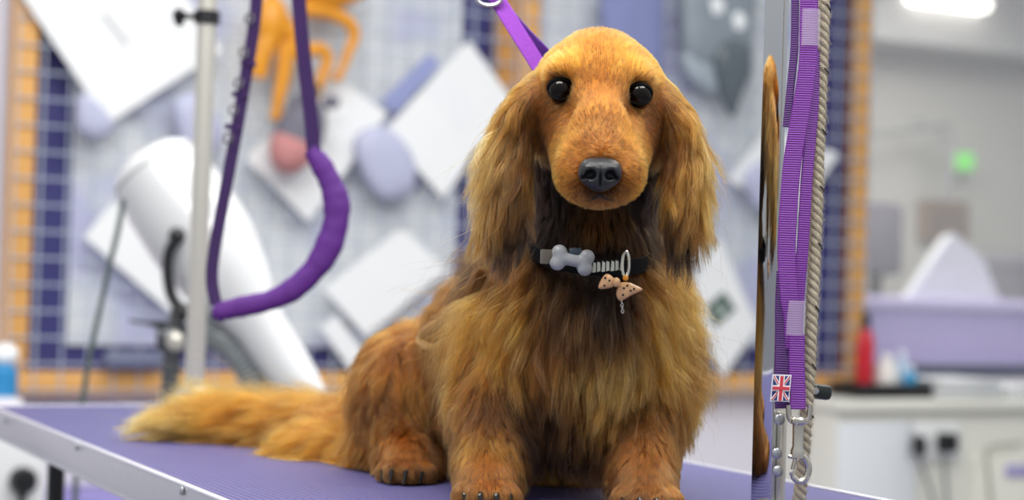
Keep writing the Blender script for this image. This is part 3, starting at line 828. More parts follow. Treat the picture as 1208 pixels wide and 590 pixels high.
board(sL, sM - .003, zb, 'wood-framed wire display board on the left, with the big blank white card and orange toy', (sz(84, 380)[0], sz(200, 409)[1], sz(551, 100)[0]), m_wood, m_wood2)
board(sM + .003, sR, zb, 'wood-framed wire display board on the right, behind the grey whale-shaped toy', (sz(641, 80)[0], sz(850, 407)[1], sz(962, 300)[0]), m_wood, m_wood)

# --- cards hanging on the grid
m_card = mat('white_card', 'ebedee', .3, noise=.03, nscale=12)
m_card2 = mat('cool_card', 'e2e6ec', .3, noise=.04, nscale=12)
m_ink = mat('card_ink', '9aa0a4', .5)
m_hook = mat('hook_steel', 'b4b8bc', .3, metal=.8)
def card(corners, label, off=.014, m=None, th=.003, group='white cards hung on the display boards', name='hanging_card', cat='card', hook=True):
    pts = [sz(x, y, off) for (x, y) in corners]
    cx = sum(p[0] for p in pts) / 4; cz = sum(p[1] for p in pts) / 4
    t = thing(name, label, cat, at(cx, cz, off), group)
    MB().prism(pts, at(0, 0, off), U, Z, th, .0008).build('sheet', m or m_card, t)
    if hook:
        top = max(pts, key=lambda q: q[1])
        top = (top[0] * .94 + cx * .06, top[1] * .94 + cz * .06)
        MB().tube(spline([at(top[0], top[1], off - .008), at(top[0], top[1], off + .006), at(top[0], top[1] + .006, off + .010), at(top[0], top[1] + .012, off + .002), at(top[0], top[1] + .010, off - .010)], 4), .0012, 6).build('hook', m_hook, t)
    return t, (cx, cz)
ca1, c_ = card([(21,-12),(127,147),(262,60),(158,-99)], 'largest plain white card, hanging point down at the upper left of the boards', .016)
g = MB()
for k in range(7):
    q = sz(124 + k * 4.0, 19 + k * 5.2, .0185)
    g.box(at(q[0], q[1], .0190), (.006, .0012, .010), RW @ Matrix.Rotation(-.9, 3, 'Y'))
g.build('print', m_ink, ca1)
card([(134,236),(99,280),(212,378),(250,334)], 'white card behind the white blower, its corner sticking out at the left', .012)
card([(384,82),(290,188),(364,262),(457,134)], 'white card hanging behind the grey and pink plush toy', .014)
cd, c_ = card([(553,47),(452,156),(523,234),(604,118)], 'white card in clear sleeve beside the dog\'s left-hand ear fringe', .014)
g = MB()
for k in range(8):
    a = sz(528 + k * 5, 84 + k * 6, .018); b_ = sz(505 + k * 5, 113 + k * 6, .018)
    g.cyl(at(a[0], a[1], .0168), at(b_[0], b_[1], .0168), .0009, seg=6)
g.build('print', m_card2, cd)
card([(474,268),(381,341),(432,398),(527,318)], 'white card standing on its corner above the dog\'s rump', .014)
card([(396,371),(378,387),(414,438),(433,421)], 'small white card low down, half behind the dog\'s rump', .006)
ch, c_ = card([(848,279),(810,352),(852,447),(894,385)], 'white card with a small dark green photo, low beside the chrome post', .014)
q = [sz(x, y, .0168) for (x, y) in ((854,344),(833,362),(843,387),(868,365))]
MB().prism(q, at(0, 0, .0168), U, Z, .001).build('photo', mat('dark_print', '44584f', .5), ch)
q = [sz(x, y, .018) for (x, y) in ((852,358),(844,366),(850,375),(858,367))]
MB().prism(q, at(0, 0, .0178), U, Z, .001).build('photo_subject', mat('light_print', 'a8b8b0', .5), ch)
card([(908,148),(858,212),(938,256),(990,182)], 'white card whose corner shows to the right of the rope', .014)
m_blue = mat('blue_grey_card', '8f97c4', .45, noise=.1, nscale=20)
card([(507,62),(449,120),(466,134),(520,76)], 'blue-grey card strip behind the sleeved white card', .006, m_blue, group=None, hook=False)
m_lilac = mat('lilac_pouch', 'b3b6cf', .5, noise=.1, nscale=25)
def pouch(outline, label, off=.034, m=None, th=.022, name='plush_pouch', cat='toy', group=None):
    n = len(outline)
    pts = [sz(x, y, off) for (x, y) in outline]
    cx = sum(p[0] for p in pts) / n; cz = sum(p[1] for p in pts) / n
    sm = spline([(p[0], p[1], 0) for p in pts], 5, True)
    mb = MB(); L = 7; k = len(sm); vs = []; fs = []
    for i in range(-L, L + 1):
        a = i / L * PI / 2 * .96
        for q in sm: vs.append(at(cx + (q.x - cx) * math.cos(a) ** .6, cz + (q.y - cz) * math.cos(a) ** .6, off + math.sin(a) * th))
    for i in range(2 * L):
        for j in range(k): fs.append((i * k + j, i * k + (j + 1) % k, (i + 1) * k + (j + 1) % k, (i + 1) * k + j))
    fs.append(tuple(range(k))); fs.append(tuple(2 * L * k + j for j in range(k)))
    mb.add(vs, fs)
    o = mb.build(name, m or m_lilac)
    if label: tag(o, label, cat, group)
    return o
pouch([(420,160),(455,150),(487,185),(485,225),(450,235),(425,200)], 'lilac plush pouch between the two white cards above the dog\'s back')
pouch([(92,112),(112,118),(135,150),(112,165),(90,150)], 'small lilac plush under the largest white card')
pouch([(205,120),(235,112),(262,150),(245,190),(215,175)], 'lilac plush behind the silver pole, above the blower')
pouch([(880,205),(915,190),(925,240),(895,250)], 'lilac plush behind the chrome post')
pouch([(712,-20),(745,-30),(778,-18),(782,40),(776,92),(750,105),(722,92),(710,40)], 'tall blue-violet plush hanging above the dog\'s head', .040, mat('violet_plush', '8088b4', .8, noise=.1, nscale=40), .03)

# grey whale-like toy
gt = thing('whale_toy', 'grey whale-shaped rubber toy in a shiny clear bag on the right board', 'toy', bp(845, 60, .03))
m_gr = mat('grey_rubber', '8b959e', .35, noise=.15, nscale=20)
m_dk = mat('dark_grey_rubber', '5c656c', .25)
o = pouch([(806,-30),(850,-40),(888,-25),(886,40),(880,70),(850,78),(828,80),(808,66),(803,20)], None, .03, m_gr, .035, 'body'); o.parent = gt; o.matrix_parent_inverse = gt.matrix_world.inverted()
o = pouch([(846,52),(866,44),(884,58),(884,88),(874,112),(865,137),(856,125),(848,100),(843,75)], None, .055, m_dk, .026, 'fin'); o.parent = gt; o.matrix_parent_inverse = gt.matrix_world.inverted()
o = pouch([(806,60),(828,62),(850,80),(848,112),(826,104),(808,84)], None, .028, mat('pale_grey_rubber', 'a3afb8', .4, noise=.2, nscale=30), .02, 'tail'); o.parent = gt; o.matrix_parent_inverse = gt.matrix_world.inverted()
hl = mat('painted_highlight', 'f2f6f8', .15)  # white blobs that paint shiny highlights onto the toy
for (x, y) in ((846,8), (872,26)):
    o = pouch([(x-7,y-9),(x+5,y-10),(x+8,y+6),(x-4,y+9)], None, .068, hl, .004, 'painted_glint'); o.parent = gt; o.matrix_parent_inverse = gt.matrix_world.inverted()

# grey and pink plush
pt = thing('mouse_toy', 'grey plush toy with a pink nose end, hanging head down on the left board', 'toy', bp(355, 160, .03))
axis = bp(338, 190, .085) - bp(368, 125, .085)
a_ = bp(369, 122, .085)
L_ = axis.length
m_pl = mat('grey_plush', '6c6a76', .9, noise=.2, nscale=60); m_pk = mat('pink_plush', 'c98a88', .8, noise=.15, nscale=50)
MB().lathe(a_, axis, [(.004, -.01), (.03, 0), (.048, L_ * .25), (.055, L_ * .5), (.053, L_ * .72)]).build('body', m_pl, pt)
MB().lathe(a_, axis, [(.053, L_ * .72), (.050, L_ * .88), (.040, L_ * 1.05), (.026, L_ * 1.18), (.006, L_ * 1.24)]).build('nose_end', m_pk, pt)
for dx in (-1, 1):
    MB().sphere(a_ + U * dx * .035 + Z * .004 - N * .02, (.022, .008, .016), RW).build('ear', m_pl, pt)
MB().tube(spline([a_, a_ + Z * .03 + U * .012, a_ + Z * .05 - U * .006], 5), .006, 8).build('tail', mat('dark_cord', '5a5450', .7), pt)

# orange rubber chicken-like toy with dangling legs
ot = thing('rubber_chicken', 'orange rubber toy with long dangling legs at the top of the left board', 'toy', bp(360, 10, .05))
m_or = mat('orange_rubber', 'dd9420', .4, noise=.15, nscale=25)
MB().sphere(bp(395, -12, .06), (.085, .035, .042), RW @ Matrix.Rotation(-.25, 3, 'Y')).build('body', m_or, ot)
MB().sphere(bp(320, 25, .06), (.038, .03, .060), RW).build('head', m_or, ot)
def limb(name, pts, r, off=.06):
    n = len(pts)
    MB().tube(spline([bp(x, y, off) for (x, y) in pts], 5), [r[0] + (r[1] - r[0]) * (i / ((n - 1) * 5)) for i in range((n - 1) * 5 + 1)], 10).build(name, m_or, ot)
limb('leg', [(350,10),(385,14),(410,26),(418,42),(411,62),(401,88)], (.020, .009))
limb('leg', [(330,20),(345,45),(350,62),(378,58),(386,72),(378,95),(372,118)], (.020, .010))
limb('wing', [(318,40),(308,70),(306,92)], (.026, .016))
limb('wing', [(338,50),(334,90),(328,120),(327,136)], (.022, .009))
limb('foot', [(326,130),(324,138),(332,139)], (.012, .010))
limb('foot', [(403,84),(398,92),(392,90)], (.010, .008))

# --- cupboard with counter at the right, below the window
m_cab = mat('cream_laminate', 'dddcd2', .45, noise=.03, nscale=4)
m_cab2 = mat('white_side', 'dfe2e6', .5)
ct0 = sz(987, 470, .22)[0]; ztop = sz(1060, 466, .05)[1]
cab = thing('wall_cupboard_unit', 'long cream cupboard unit with worktop under the window', 'cupboard', at(ct0, 0, 0))
MB().box(at(ct0 + 1.2, (ztop - .03) / 2, .075), (2.4, .28, ztop - .03), RW, .004).build('body', m_cab, cab)
MB().box(at(ct0 + 1.2, ztop - .015, .085), (2.42, .31, .03), RW, .008).build('worktop', m_cab, cab)
MB().box(at(ct0 + .13, (ztop - .05) / 2, .222), (.25, .012, ztop - .06), RW, .003).build('end_panel', m_cab2, cab)
dz0 = sz(1170, 540, .22)
MB().box(at(dz0[0] + .15, (dz0[1] + .05) / 2, .222), (.42, .012, dz0[1] - .05 + .02), RW, .004).build('door', mat('pale_door', 'e8e6da', .4), cab)
q = sz(1196, 556, .235); MB().box(at(q[0] + .02, q[1], .231), (.09, .006, .035), RW, .003).build('label', mat('lilac_label', 'a9a4cf', .5), cab)
# double socket and plugs
so = thing('wall_socket', 'white twin electric socket plate on the cupboard front', 'socket', bp(1100, 520, .222))
q = sz(1100, 521, .225)
MB().box(at(q[0], q[1], .222), (.185, .012, .10), RW, .004).build('plate', mat('socket_white', 'e9ebea', .3), so)
for dx in (-.06, .06):
    MB().box(at(q[0] + dx, q[1] + .03, .231), (.014, .008, .02), RW, .002).build('switch', mat('socket_switch', 'f5f5f2', .3), so)
m_blk = mat('black_plastic', '17181b', .35)
def plug(px, py, w, label, cable):
    q = sz(px, py, .24)
    t = thing('electric_plug', label, 'plug', at(q[0], q[1], .24))
    MB().box(at(q[0], q[1], .246), (w, .035, .05), RW, .008).build('plug_body', m_blk, t)
    pts = [bp(x, y, .255 + k * .004) for k, (x, y) in enumerate(cable)]
    MB().tube(spline(pts, 6), .0045, 8).build('cable', mat('grey_cable', '6f7175', .5), t)
plug(1083, 526, .026, 'narrow black plug on the left of the twin socket, cable hanging', [(1083,532),(1088,552),(1098,580),(1104,610)])
plug(1116, 522, .052, 'wide black plug on the right of the twin socket, two-strand cable', [(1113,530),(1115,560),(1118,610)])
MB()
tag(MB().tube(spline([bp(1208, 523, .24), bp(1175, 526, .24), bp(1163, 534, .24), bp(1166, 560, .24), bp(1170, 610, .24)], 6), .004, 8).build('loose_cable', mat('beige_cable', '9d9b90', .5)), 'grey cable bent down the cupboard front beside the socket', 'cable')

# things on the worktop
def topz(px, off=.1): return sz(px, 460, off)[0]
tr = thing('black_tray', 'shallow black tray on the worktop next to the board', 'tray', at(topz(1045), ztop, .1))
s0, s1 = sz(1003, 460, .14)[0], sz(1086, 460, .14)[0]
mb = MB().box(at((s0 + s1) / 2, ztop + .004, .12), (s1 - s0, .13, .006), RW, .002)
mb.build('tray_base', m_blk, tr)
for (c, sz_) in ((at((s0 + s1) / 2, ztop + .021, .183), (s1 - s0, .005, .036)), (at((s0 + s1) / 2, ztop + .021, .057), (s1 - s0, .005, .036)), (at(s0, ztop + .021, .12), (.005, .13, .036)), (at(s1, ztop + .021, .12), (.005, .13, .036))):
    MB().box(c, sz_, RW, .001).build('tray_side', m_blk, tr)
def bottle(px, h, r, cols, label, off=.12, z=None, name='spray_bottle', w=1):
    s = sz(px, 440, off)[0]; z = (ztop + .0075) if z is None else z
    t = thing(name, label, 'bottle', at(s, z, off))
    MB().lathe(at(s, z, off), Z, [(r * .8, 0), (r, .006), (r, h * .62), (r * .85, h * .72), (r * .42, h * .8)]).build('bottle_body', mat('bottle_' + cols[0], cols[0], .3), t)
    MB().lathe(at(s, z + h * .8, off), Z, [(r * .5, 0), (r * .5, h * .14), (r * .35, h * .2)]).build('cap', mat('cap_' + cols[1], cols[1], .35), t)
    if len(cols) > 2: MB().lathe(at(s, z + h * .2, off), Z, [(r * 1.015, 0), (r * 1.015, h * .3)]).build('label_band', mat('band_' + cols[2], cols[2], .4), t)
    return t
bottle(1020, .215, .024, ('c2182a', '1a1a1c'), 'red bottle with a black cap standing in the black tray')
bottle(1046, .105, .030, ('e9e7e2', 'f2f2ee'), 'squat white bottle beside the red bottle')
bottle(1074, .075, .017, ('3d9fd2', 'dfeaf0'), 'small bright blue bottle in the black tray')
bottle(1064, .115, .015, ('b9d3ea', 'e6eef5'), 'slim pale blue bottle between the white and the bright blue bottle', .09)
def papers(px0, px1, n, label):
    s0, s1 = sz(px0, 455, .15)[0], sz(px1, 455, .15)[0]
    t = thing('paper_stack', label, 'papers', at((s0 + s1) / 2, ztop, .1))
    for k in range(n):
        MB().box(at((s0 + s1) / 2 + random.uniform(-.01, .01), ztop + .004 + k * .0062, .11 + random.uniform(-.01, .01)), (s1 - s0, .20, .0052), RW @ Matrix.Rotation(random.uniform(-.06, .06), 3, 'Z'), .0008).build('sheet_pad', m_card, t)
papers(1096, 1164, 8, 'thick stack of white papers on the worktop')
papers(1174, 1216, 5, 'thin stack of white papers at the right of the worktop')

# --- window to the next room
m_glass, nt, b = new_mat('window_glass')
b.inputs['Base Color'].default_value = (.9, .92, .95, 1); b.inputs['Roughness'].default_value = .03
b.inputs['Alpha'].default_value = .12
wallbox('window_1', s_win0 + .01, 4.59, zsill, 2.14, m_glass, .006, -.115)
m_sillm = mat('dark_sill', '4a4d66', .5)
wallbox('trim_2', s_win0, 4.6, zsill - .02, zsill + .012, m_sillm, .12, -.06)
FARN = -2.3
m_far = mat('beige_wall', 'cdccc4', .7, noise=.03, nscale=3)
wallbox('wall_far', -.5, 9, 0, 2.45, m_far, .1, FARN)
m_ceil = mat('white_ceiling', 'd8d8d2', .8)
structure(MB().box(at(4.2, 2.52, -1.25), (9, 2.5, .06), RW).build('ceiling', m_ceil))
m_lamp = mat('lamp_diffuser', 'ffffff', .5, emit='fff9ee', estr=3)
q0, q1 = sz(1068, 2, -2.0), sz(1158, 2, -2.0)
lt = thing('ceiling_lamp', 'bright oblong ceiling lamp seen through the window', 'lamp', at((q0[0] + q1[0]) / 2, q0[1], -2.0))
MB().box(at((q0[0] + q1[0]) / 2, q0[1] + .02, -2.0), (q1[0] - q0[0], .14, .05), RW, .02).build('diffuser', m_lamp, lt)
MB().box(at((q0[0] + q1[0]) / 2, q0[1] + .055, -2.0), (q1[0] - q0[0] + .06, .18, .02), RW, .004).build('lamp_frame', m_cab, lt)
MB().cyl(at((q0[0] + q1[0]) / 2, q0[1] + .06, -2.0), at((q0[0] + q1[0]) / 2, 2.5, -2.0), .015).build('rod', m_cab, lt)
def far(name, corners, col, label, cat, off=-2.15, th=.06, rough=.6, parts=True):
    xs = [c[0] for c in corners]; 
    p = [sz(x, y, off) for (x, y) in corners]
    t = thing(name, label, cat, at(sum(a for a, _ in p) / len(p), min(b for _, b in p), off))
    MB().prism(p, at(0, 0, off), U, Z, th, .004).build('panel', mat(name + '_paint', col, rough, noise=.06, nscale=8), t)
    return t, p
# soffit beam
q = sz(1208, 70, -2.1)[1]; q2 = sz(1208, 40, -2.1)[1]
wallbox('trim_3', 1.5, 8.5, q, 2.45, mat('grey_soffit', 'c4c5c2', .7), .25, -2.0)
t, p = far('framed_picture', [(1085,236),(1085,283),(1141,286),(1141,238)], '9a8672', 'brown framed picture on the far wall beyond the window', 'picture', -2.27, .03)
MB().box(at((p[0][0] + p[2][0]) / 2, (p[0][1] + p[1][1]) / 2, -2.25), (abs(p[2][0] - p[0][0]) * .62, .01, abs(p[0][1] - p[1][1]) * .6), RW).build('print', mat('picture_print', '8a7a70', .5), t)
t = thing('office_chair', 'dark grey upholstered chair beyond the window', 'chair', at(sz(1040, 300, -1.9)[0], 0, -1.9))
q = sz(1040, 276, -1.9); w_ = sz(1062, 276, -1.9)[0] - sz(1018, 276, -1.9)[0]
m_ch = mat('grey_upholstery', '6f6c74', .8)
MB().box(at(q[0], q[1] - .02, -1.9), (w_, .07, .30), RW, .03).build('backrest', m_ch, t)
MB().box(at(q[0], q[1] - .32, -1.72), (w_, .4, .08), RW, .03).build('seat', m_ch, t)
MB().cyl(at(q[0], 0.02, -1.75), at(q[0], q[1] - .34, -1.75), .03).build('leg', m_blk, t)
MB().box(at(q[0], q[1] - .22, -1.93), (.05, .02, .3), RW).build('back_post', m_blk, t)
# green sign lamp
t = thing('exit_light', 'small glowing green light on the far wall beyond the window', 'light', bp(1135, 191, -2.2))
q = sz(1135, 191, -2.22)
MB().box(at(q[0], q[1], -2.2), (.08, .04, .08), RW, .01).build('light_box', mat('green_glow', '7fd070', .4, emit='6fe05a', estr=.45), t)
MB().box(at(q[0], q[1], -2.235), (.1, .03, .1), RW, .01).build('housing', m_cab, t)
# pipe rail along the far wall
t = thing('hanging_rail', 'thin grey rail with a drop pipe on the far wall beyond the window', 'rail', bp(1070, 152, -2.1))
m_rail = mat('grey_pipe', 'a3a6a3', .4)
MB().cyl(bp(1028, 158, -2.1), bp(1120, 146, -2.1), .014).build('rail', m_rail, t)
MB().cyl(bp(1118, 146, -2.1), bp(1120, 236, -2.1), .02).build('pipe', m_rail, t)
MB().box(bp(1086, 148, -2.12), (.05, .05, .05), RW, .01).build('bracket', m_rail, t)
MB().cyl(bp(1118, 150, -2.1), bp(1118, 150, -2.3), .012).build('bracket', m_rail, t)
# lilac block added to stand in for a reflection in the glass
sA, sB = sz(1000, 400, -.9)[0], sz(1260, 400, -.9)[0]
zt2 = sz(1100, 352, -.9)[1]
t = thing('lilac_reflection_block', 'lilac panelled block standing in for a reflection, beyond the window', 'reflection', at((sA + sB) / 2, 0, -1.0))
MB().box(at((sA + sB) / 2, zt2 / 2 - .02, -1.2), (sB - sA, .55, zt2 - .04), RW, .01).build('panel', mat('lilac_panel', 'a79ad2', .5, noise=.12, nscale=5), t)
MB().box(at((sA + sB) / 2, zt2 - .02, -1.2), (sB - sA + .04, .60, .04), RW, .012).build('rim', mat('lilac_rim', 'c6bce6', .4), t)
t = thing('reflected_card', 'white folded shape standing in for a reflected card, on the lilac block beyond the window', 'sign', bp(1120, 340, -1.1))  # shape added in place of a white card's reflection
za = zt2
p0, p1, p2 = sz(1125, 276, -1.1), sz(1070, 350, -1.1), sz(1172, 350, -1.1)
q = [(p1[0], za), (p2[0] + .02, za), (p2[0] - .06, (za + p0[1]) / 2 + .03), (p0[0], p0[1]), (p0[0] - .03, p0[1] - .01)]
MB().prism(q, at(0, 0, -1.1), U, Z, .02, .002).build('front_leaf', mat('reflected_card_grey', 'c9ccd2', .5), t)
q = [(x + .03, z) for (x, z) in q]
MB().prism(q, at(0, 0, -1.16), U, Z, .012, .002).build('rear_leaf', m_card, t)
t = thing('dark_bin', 'dark grey bin standing past the lilac block beyond the window', 'bin', at(sz(1180, 330, -1.9)[0], 0, -1.9))
q = sz(1180, 300, -1.9)
MB().lathe(at(q[0], 0.0, -1.9), Z, [(.16, 0), (.2, q[1] - .05)], 24).build('bin_body', mat('bin_grey', '77757c', .6), t)
MB().lathe(at(q[0], q[1] - .05, -1.9), Z, [(.21, 0), (.21, .03), (.15, .06)], 24).build('lid', mat('bin_lid', '86848a', .5), t)
# dark cable tray across the very corner of the view
tag(MB().box((at(4.0, sz(1208, 2, -.3)[1] + .03, .5)), (1.6, .02, .03), RW).build('curtain_rail', m_blk), 'thin dark rail crossing the top right corner', 'rail')

# --- left foreground/background bits
ub = thing('white_machine', 'white appliance with a black knob standing low behind the table at the left', 'appliance', at(sz(20, 560, .35)[0], 0, .35))
s0, s1 = sz(-90, 540, .4)[0], sz(57, 540, .4)[0]; zq = sz(20, 502, .4)[1]
MB().box(at((s0 + s1) / 2, zq / 2, .26), (s1 - s0, .28, zq), RW, .015).build('housing', mat('appliance_white', 'dfe0e2', .35), ub)
q = sz(29, 568, .42)
MB().lathe(at(q[0], q[1], .40), -N, [(.026, 0), (.026, .018), (.020, .028), (.004, .03)], 20).build('knob', m_blk, ub)
MB().box(at(q[0], q[1] - .045, .405), (.012, .012, .05), RW, .003).build('lever', m_blk, ub)
q = sz(4, 440, .3)
sb = thing('wall_shelf', 'narrow white shelf at the left edge below the board frame', 'shelf', at(q[0] - .1, sz(4, 471, .3)[1], .2))
MB().box(at(q[0] - .13, sz(4, 471, .3)[1] - .011, .12), (.34, .36, .02), RW, .003).build('shelf_board', m_dado, sb)
MB().box(at(q[0] - .13, sz(4, 471, .3)[1] - .06, -.04), (.03, .04, .08), RW, .003).build('bracket', m_hook, sb)
zs = sz(4, 471, .3)[1]
bt = thing('spray_bottle', 'blue bottle with a round white cap on the shelf at the left edge', 'bottle', at(q[0], zs, .22))
s_ = sz(3, 440, .22)[0]
MB().lathe(at(s_, zs, .22), Z, [(.028, 0), (.03, .008), (.03, .05), (.016, .065)]).build('bottle_body', mat('bottle_blue', '2f86bd', .3), bt)
MB().sphere(at(s_ + .004, zs + .082, .22), (.026, .026, .022)).build('cap', mat('cap_white', 'eceff2', .4), bt)
# purple cabinet panel under the table
t = tag(MB().box(at(sz(185, 560, .2)[0], .28, .10), (.42, .22, .56), RW, .01).build('storage_chest', mat('purple_chest', '8f86c4', .5, noise=.1, nscale=3)), 'low purple storage chest below the board, seen under the table edge', 'chest')
# ================================================================== GROOMING TABLE
ca_ = onz(0, 479); cb_ = onz(430, 472)
cdir = (U)                                             # short edge runs along U
ldir = Vector((.462, -.887, 0)).normalized()           # long edge runs towards the camera
corner = Vector((ca_.x, ca_.y, TABLE)) - U * .012
TWID = (Vector((onz(1040, 590).x, onz(1040, 590).y, 0)) - Vector((corner.x, corner.y, 0))).dot(U)
TLEN = 1.15
def tp(a, b, z=0): return corner + U * a + ldir * b + Z * z
RT = Matrix((U, -ldir, Z)).transposed()
tb = thing('grooming_table', 'purple rubber-topped grooming table with aluminium edge, carrying the dog', 'table', (tp(TWID / 2, TLEN / 2).x, tp(TWID / 2, TLEN / 2).y, 0))
m_mat, nt, b = new_mat('purple_rubber')
b.inputs['Roughness'].default_value = .42
tc = nt.nodes.new('ShaderNodeTexCoord')
mp = nt.nodes.new('ShaderNodeMapping'); nt.links.new(tc.outputs['Object'], mp.inputs['Vector'])
mp.inputs['Rotation'].default_value = (0, 0, -math.atan2(U.y, U.x))
wv = nt.nodes.new('ShaderNodeTexWave'); wv.inputs['Scale'].default_value = 52; wv.bands_direction = 'X'; nt.links.new(mp.outputs[0], wv.inputs['Vector'])
wv2 = nt.nodes.new('ShaderNodeTexWave'); wv2.inputs['Scale'].default_value = 75; wv2.bands_direction = 'Y'; nt.links.new(mp.outputs[0], wv2.inputs['Vector'])
ml = nt.nodes.new('ShaderNodeMath'); ml.operation = 'MULTIPLY_ADD'; ml.inputs[1].default_value = .5
nt.links.new(wv2.outputs['Fac'], ml.inputs[0]); nt.links.new(wv.outputs['Fac'], ml.inputs[2])
bpn = nt.nodes.new('ShaderNodeBump'); bpn.inputs['Strength'].default_value = .8; bpn.inputs['Distance'].default_value = .002
nt.links.new(ml.outputs[0], bpn.inputs['Height']); nt.links.new(bpn.outputs[0], b.inputs['Normal'])
mx = nt.nodes.new('ShaderNodeMix'); mx.data_type = 'RGBA'; mx.inputs[6].default_value = s2l('3b376e'); mx.inputs[7].default_value = s2l('615e96')
nt.links.new(ml.outputs[0], mx.inputs[0]); nt.links.new(mx.outputs[2], b.inputs['Base Color'])
MB().box(tp(TWID / 2, TLEN / 2, -.010), (TWID - .006, TLEN - .006, .020), RT, .001).build('rubber_top', m_mat, tb)
m_alu = mat('brushed_aluminium', 'c6c8cc', .32, metal=.85, noise=.05, nscale=90)
m_alu2 = mat('bright_edge', 'e6e6ee', .3, metal=.6)
def rail(a0, b0, a1, b1, nm='edge_rail'):
    A = tp(a0, b0); B_ = tp(a1, b1); mid = (A + B_) / 2; L = (B_ - A).length
    d = (B_ - A).normalized(); n_ = d.cross(Z)
    R = Matrix((d, -n_, Z)).transposed()
    mb = MB().box(mid + Z * -.0165, (L, .005, .033), R, .0012)
    mb.box(mid + Z * -.031 - n_ * 0, (L, .009, .004), R, .001)
    o = mb.build(nm, m_alu, tb)
    MB().box(mid + Z * .0002, (L, .0065, .0022), R, .0008).build('edge_strip', m_alu2, tb)
rail(0, 0, 0, TLEN); rail(TWID, 0, TWID, TLEN); rail(0, 0, TWID, 0); rail(0, TLEN, TWID, TLEN)
ou = -U
for (px, py) in ((91, 527), (215, 579), (7, 496)):
    q = onplane(px, py, tp(0, 0) - U * .0035, U)
    MB().lathe(q, -U, [(.0038, 0), (.0038, .001), (.0022, .0024), (.0005, .0026)], 14).build('screw', m_hook, tb)
MB().box(tp(TWID / 2, TLEN / 2, -.032), (TWID * .8, TLEN * .8, .02), RT, .002).build('under_board', m_cab2, tb)
for (a, b_) in ((.06, .10), (TWID - .06, .10), (.06, TLEN - .1), (TWID - .06, TLEN - .1)):
    q = tp(a, b_); MB().cyl((q.x, q.y, 0), (q.x, q.y, TABLE - .04), .010).build('leg', m_blk, tb)

# ================================================================== ARM POLE with clamp
m_pole = mat('satin_steel', 'dedbd0', .34, metal=.7)
pp = P(229, 468, 2.25)
px_, py_ = pp.x, pp.y
ap = thing('grooming_pole', 'silver upright grooming pole at the back corner of the table', 'arm', (px_, py_, TABLE))
MB().cyl((px_, py_, TABLE + .001), (px_, py_, 1.60), .0125, seg=28).build('pole', m_pole, ap)
MB().lathe((px_, py_, TABLE + .001), Z, [(.026, 0), (.026, .01), (.016, .02)], 24).build('foot', m_hook, ap)
zc = P(246, 20, 2.25).z
MB().lathe((px_, py_, zc - .010), Z, [(.0145, 0), (.017, .001), (.017, .017), (.0145, .018)], 28).build('clamp_collar', m_blk, ap)
kb = Vector((px_ - .017, py_, zc))
MB().cyl(kb, kb - Vector((.02, 0, 0)), .004, seg=12).build('clamp_screw', m_blk, ap)
mb = MB().lathe(kb - Vector((.012, 0, 0)), (-1, 0, 0), [(.004, 0), (.0085, .002), (.0085, .012), (.005, .015)], 12)
for k in range(3):
    a = k * 2.094 + .6
    mb.sphere(kb - Vector((.0190, 0, 0)) + Vector((0, math.cos(a), math.sin(a))) * .008, (.0065, .0055, .0055), seg=12)
mb.build('knob', m_blk, ap)
# boom over the table, above the picture
lp = P(328, -40, 1.85)
MB().tube([(px_, py_, 1.59), (lp.x, lp.y, 1.59), (lp.x + .05, lp.y - .05, 1.59)], .010, 16).build('boom', m_pole, ap)
MB().tube(spline([(lp.x, lp.y, 1.585), (lp.x + .008, lp.y, 1.565), (lp.x, lp.y, 1.55), (lp.x - .008, lp.y, 1.565)], 6, True), .0018, 8, closed=True).build('hook', m_hook, ap)

# ================================================================== dark purple noose
def web(name, colhex, ribs=900, rough=.55):
    m, nt, b = new_mat(name)
    c = s2l(colhex)
    tc = nt.nodes.new('ShaderNodeTexCoord')
    wv = nt.nodes.new('ShaderNodeTexWave'); wv.bands_direction = 'Z'; wv.inputs['Scale'].default_value = ribs / 6.2832 * 1.0; wv.inputs['Distortion'].default_value = .6
    wv.inputs['Detail'].default_value = 1
    nt.links.new(tc.outputs['Object'], wv.inputs['Vector'])
    mx = nt.nodes.new('ShaderNodeMix'); mx.data_type = 'RGBA'
    mx.inputs[6].default_value = tuple(x * .45 for x in c[:3]) + (1,); mx.inputs[7].default_value = tuple(min(1, x * 1.15) for x in c[:3]) + (1,)
    nt.links.new(wv.outputs['Fac'], mx.inputs[0]); nt.links.new(mx.outputs[2], b.inputs['Base Color'])
    bn = nt.nodes.new('ShaderNodeBump'); bn.inputs['Strength'].default_value = .7; bn.inputs['Distance'].default_value = .0006
    nt.links.new(wv.outputs['Fac'], bn.inputs['Height']); nt.links.new(bn.outputs[0], b.inputs['Normal'])
    b.inputs['Roughness'].default_value = rough; b.inputs['Sheen Weight'].default_value = .0
    return m
m_web = web('purple_webbing', '3a0f60', 2200)
m_sleeve = mat('purple_sleeve', '551f7c', .7, noise=.12, nscale=30, bump=.6, bscale=90)
YN = 1.85
ns = thing('grooming_noose', 'purple grooming noose loop with padded sleeve hanging from the silver pole', 'noose', P(325, 200, YN))
lft = spline([P(x, y, YN + .01) for (x, y) in ((305,-50),(301,20),(290,90),(278,160),(264,235),(253,295),(250,330),(255,360))], 8)
MB().ribbon(lft, .0145, [Vector((.55, -.8, 0))] * len(lft), .0016).build('strap', m_web, ns)
rgt = spline([P(x, y, YN) for (x, y) in ((350,-50),(354,20),(361,90),(367,140),(371,190))], 8)
MB().ribbon(rgt, .0165, [Vector((-.25, -.95, 0))] * len(rgt), .0016).build('strap', m_web, ns)
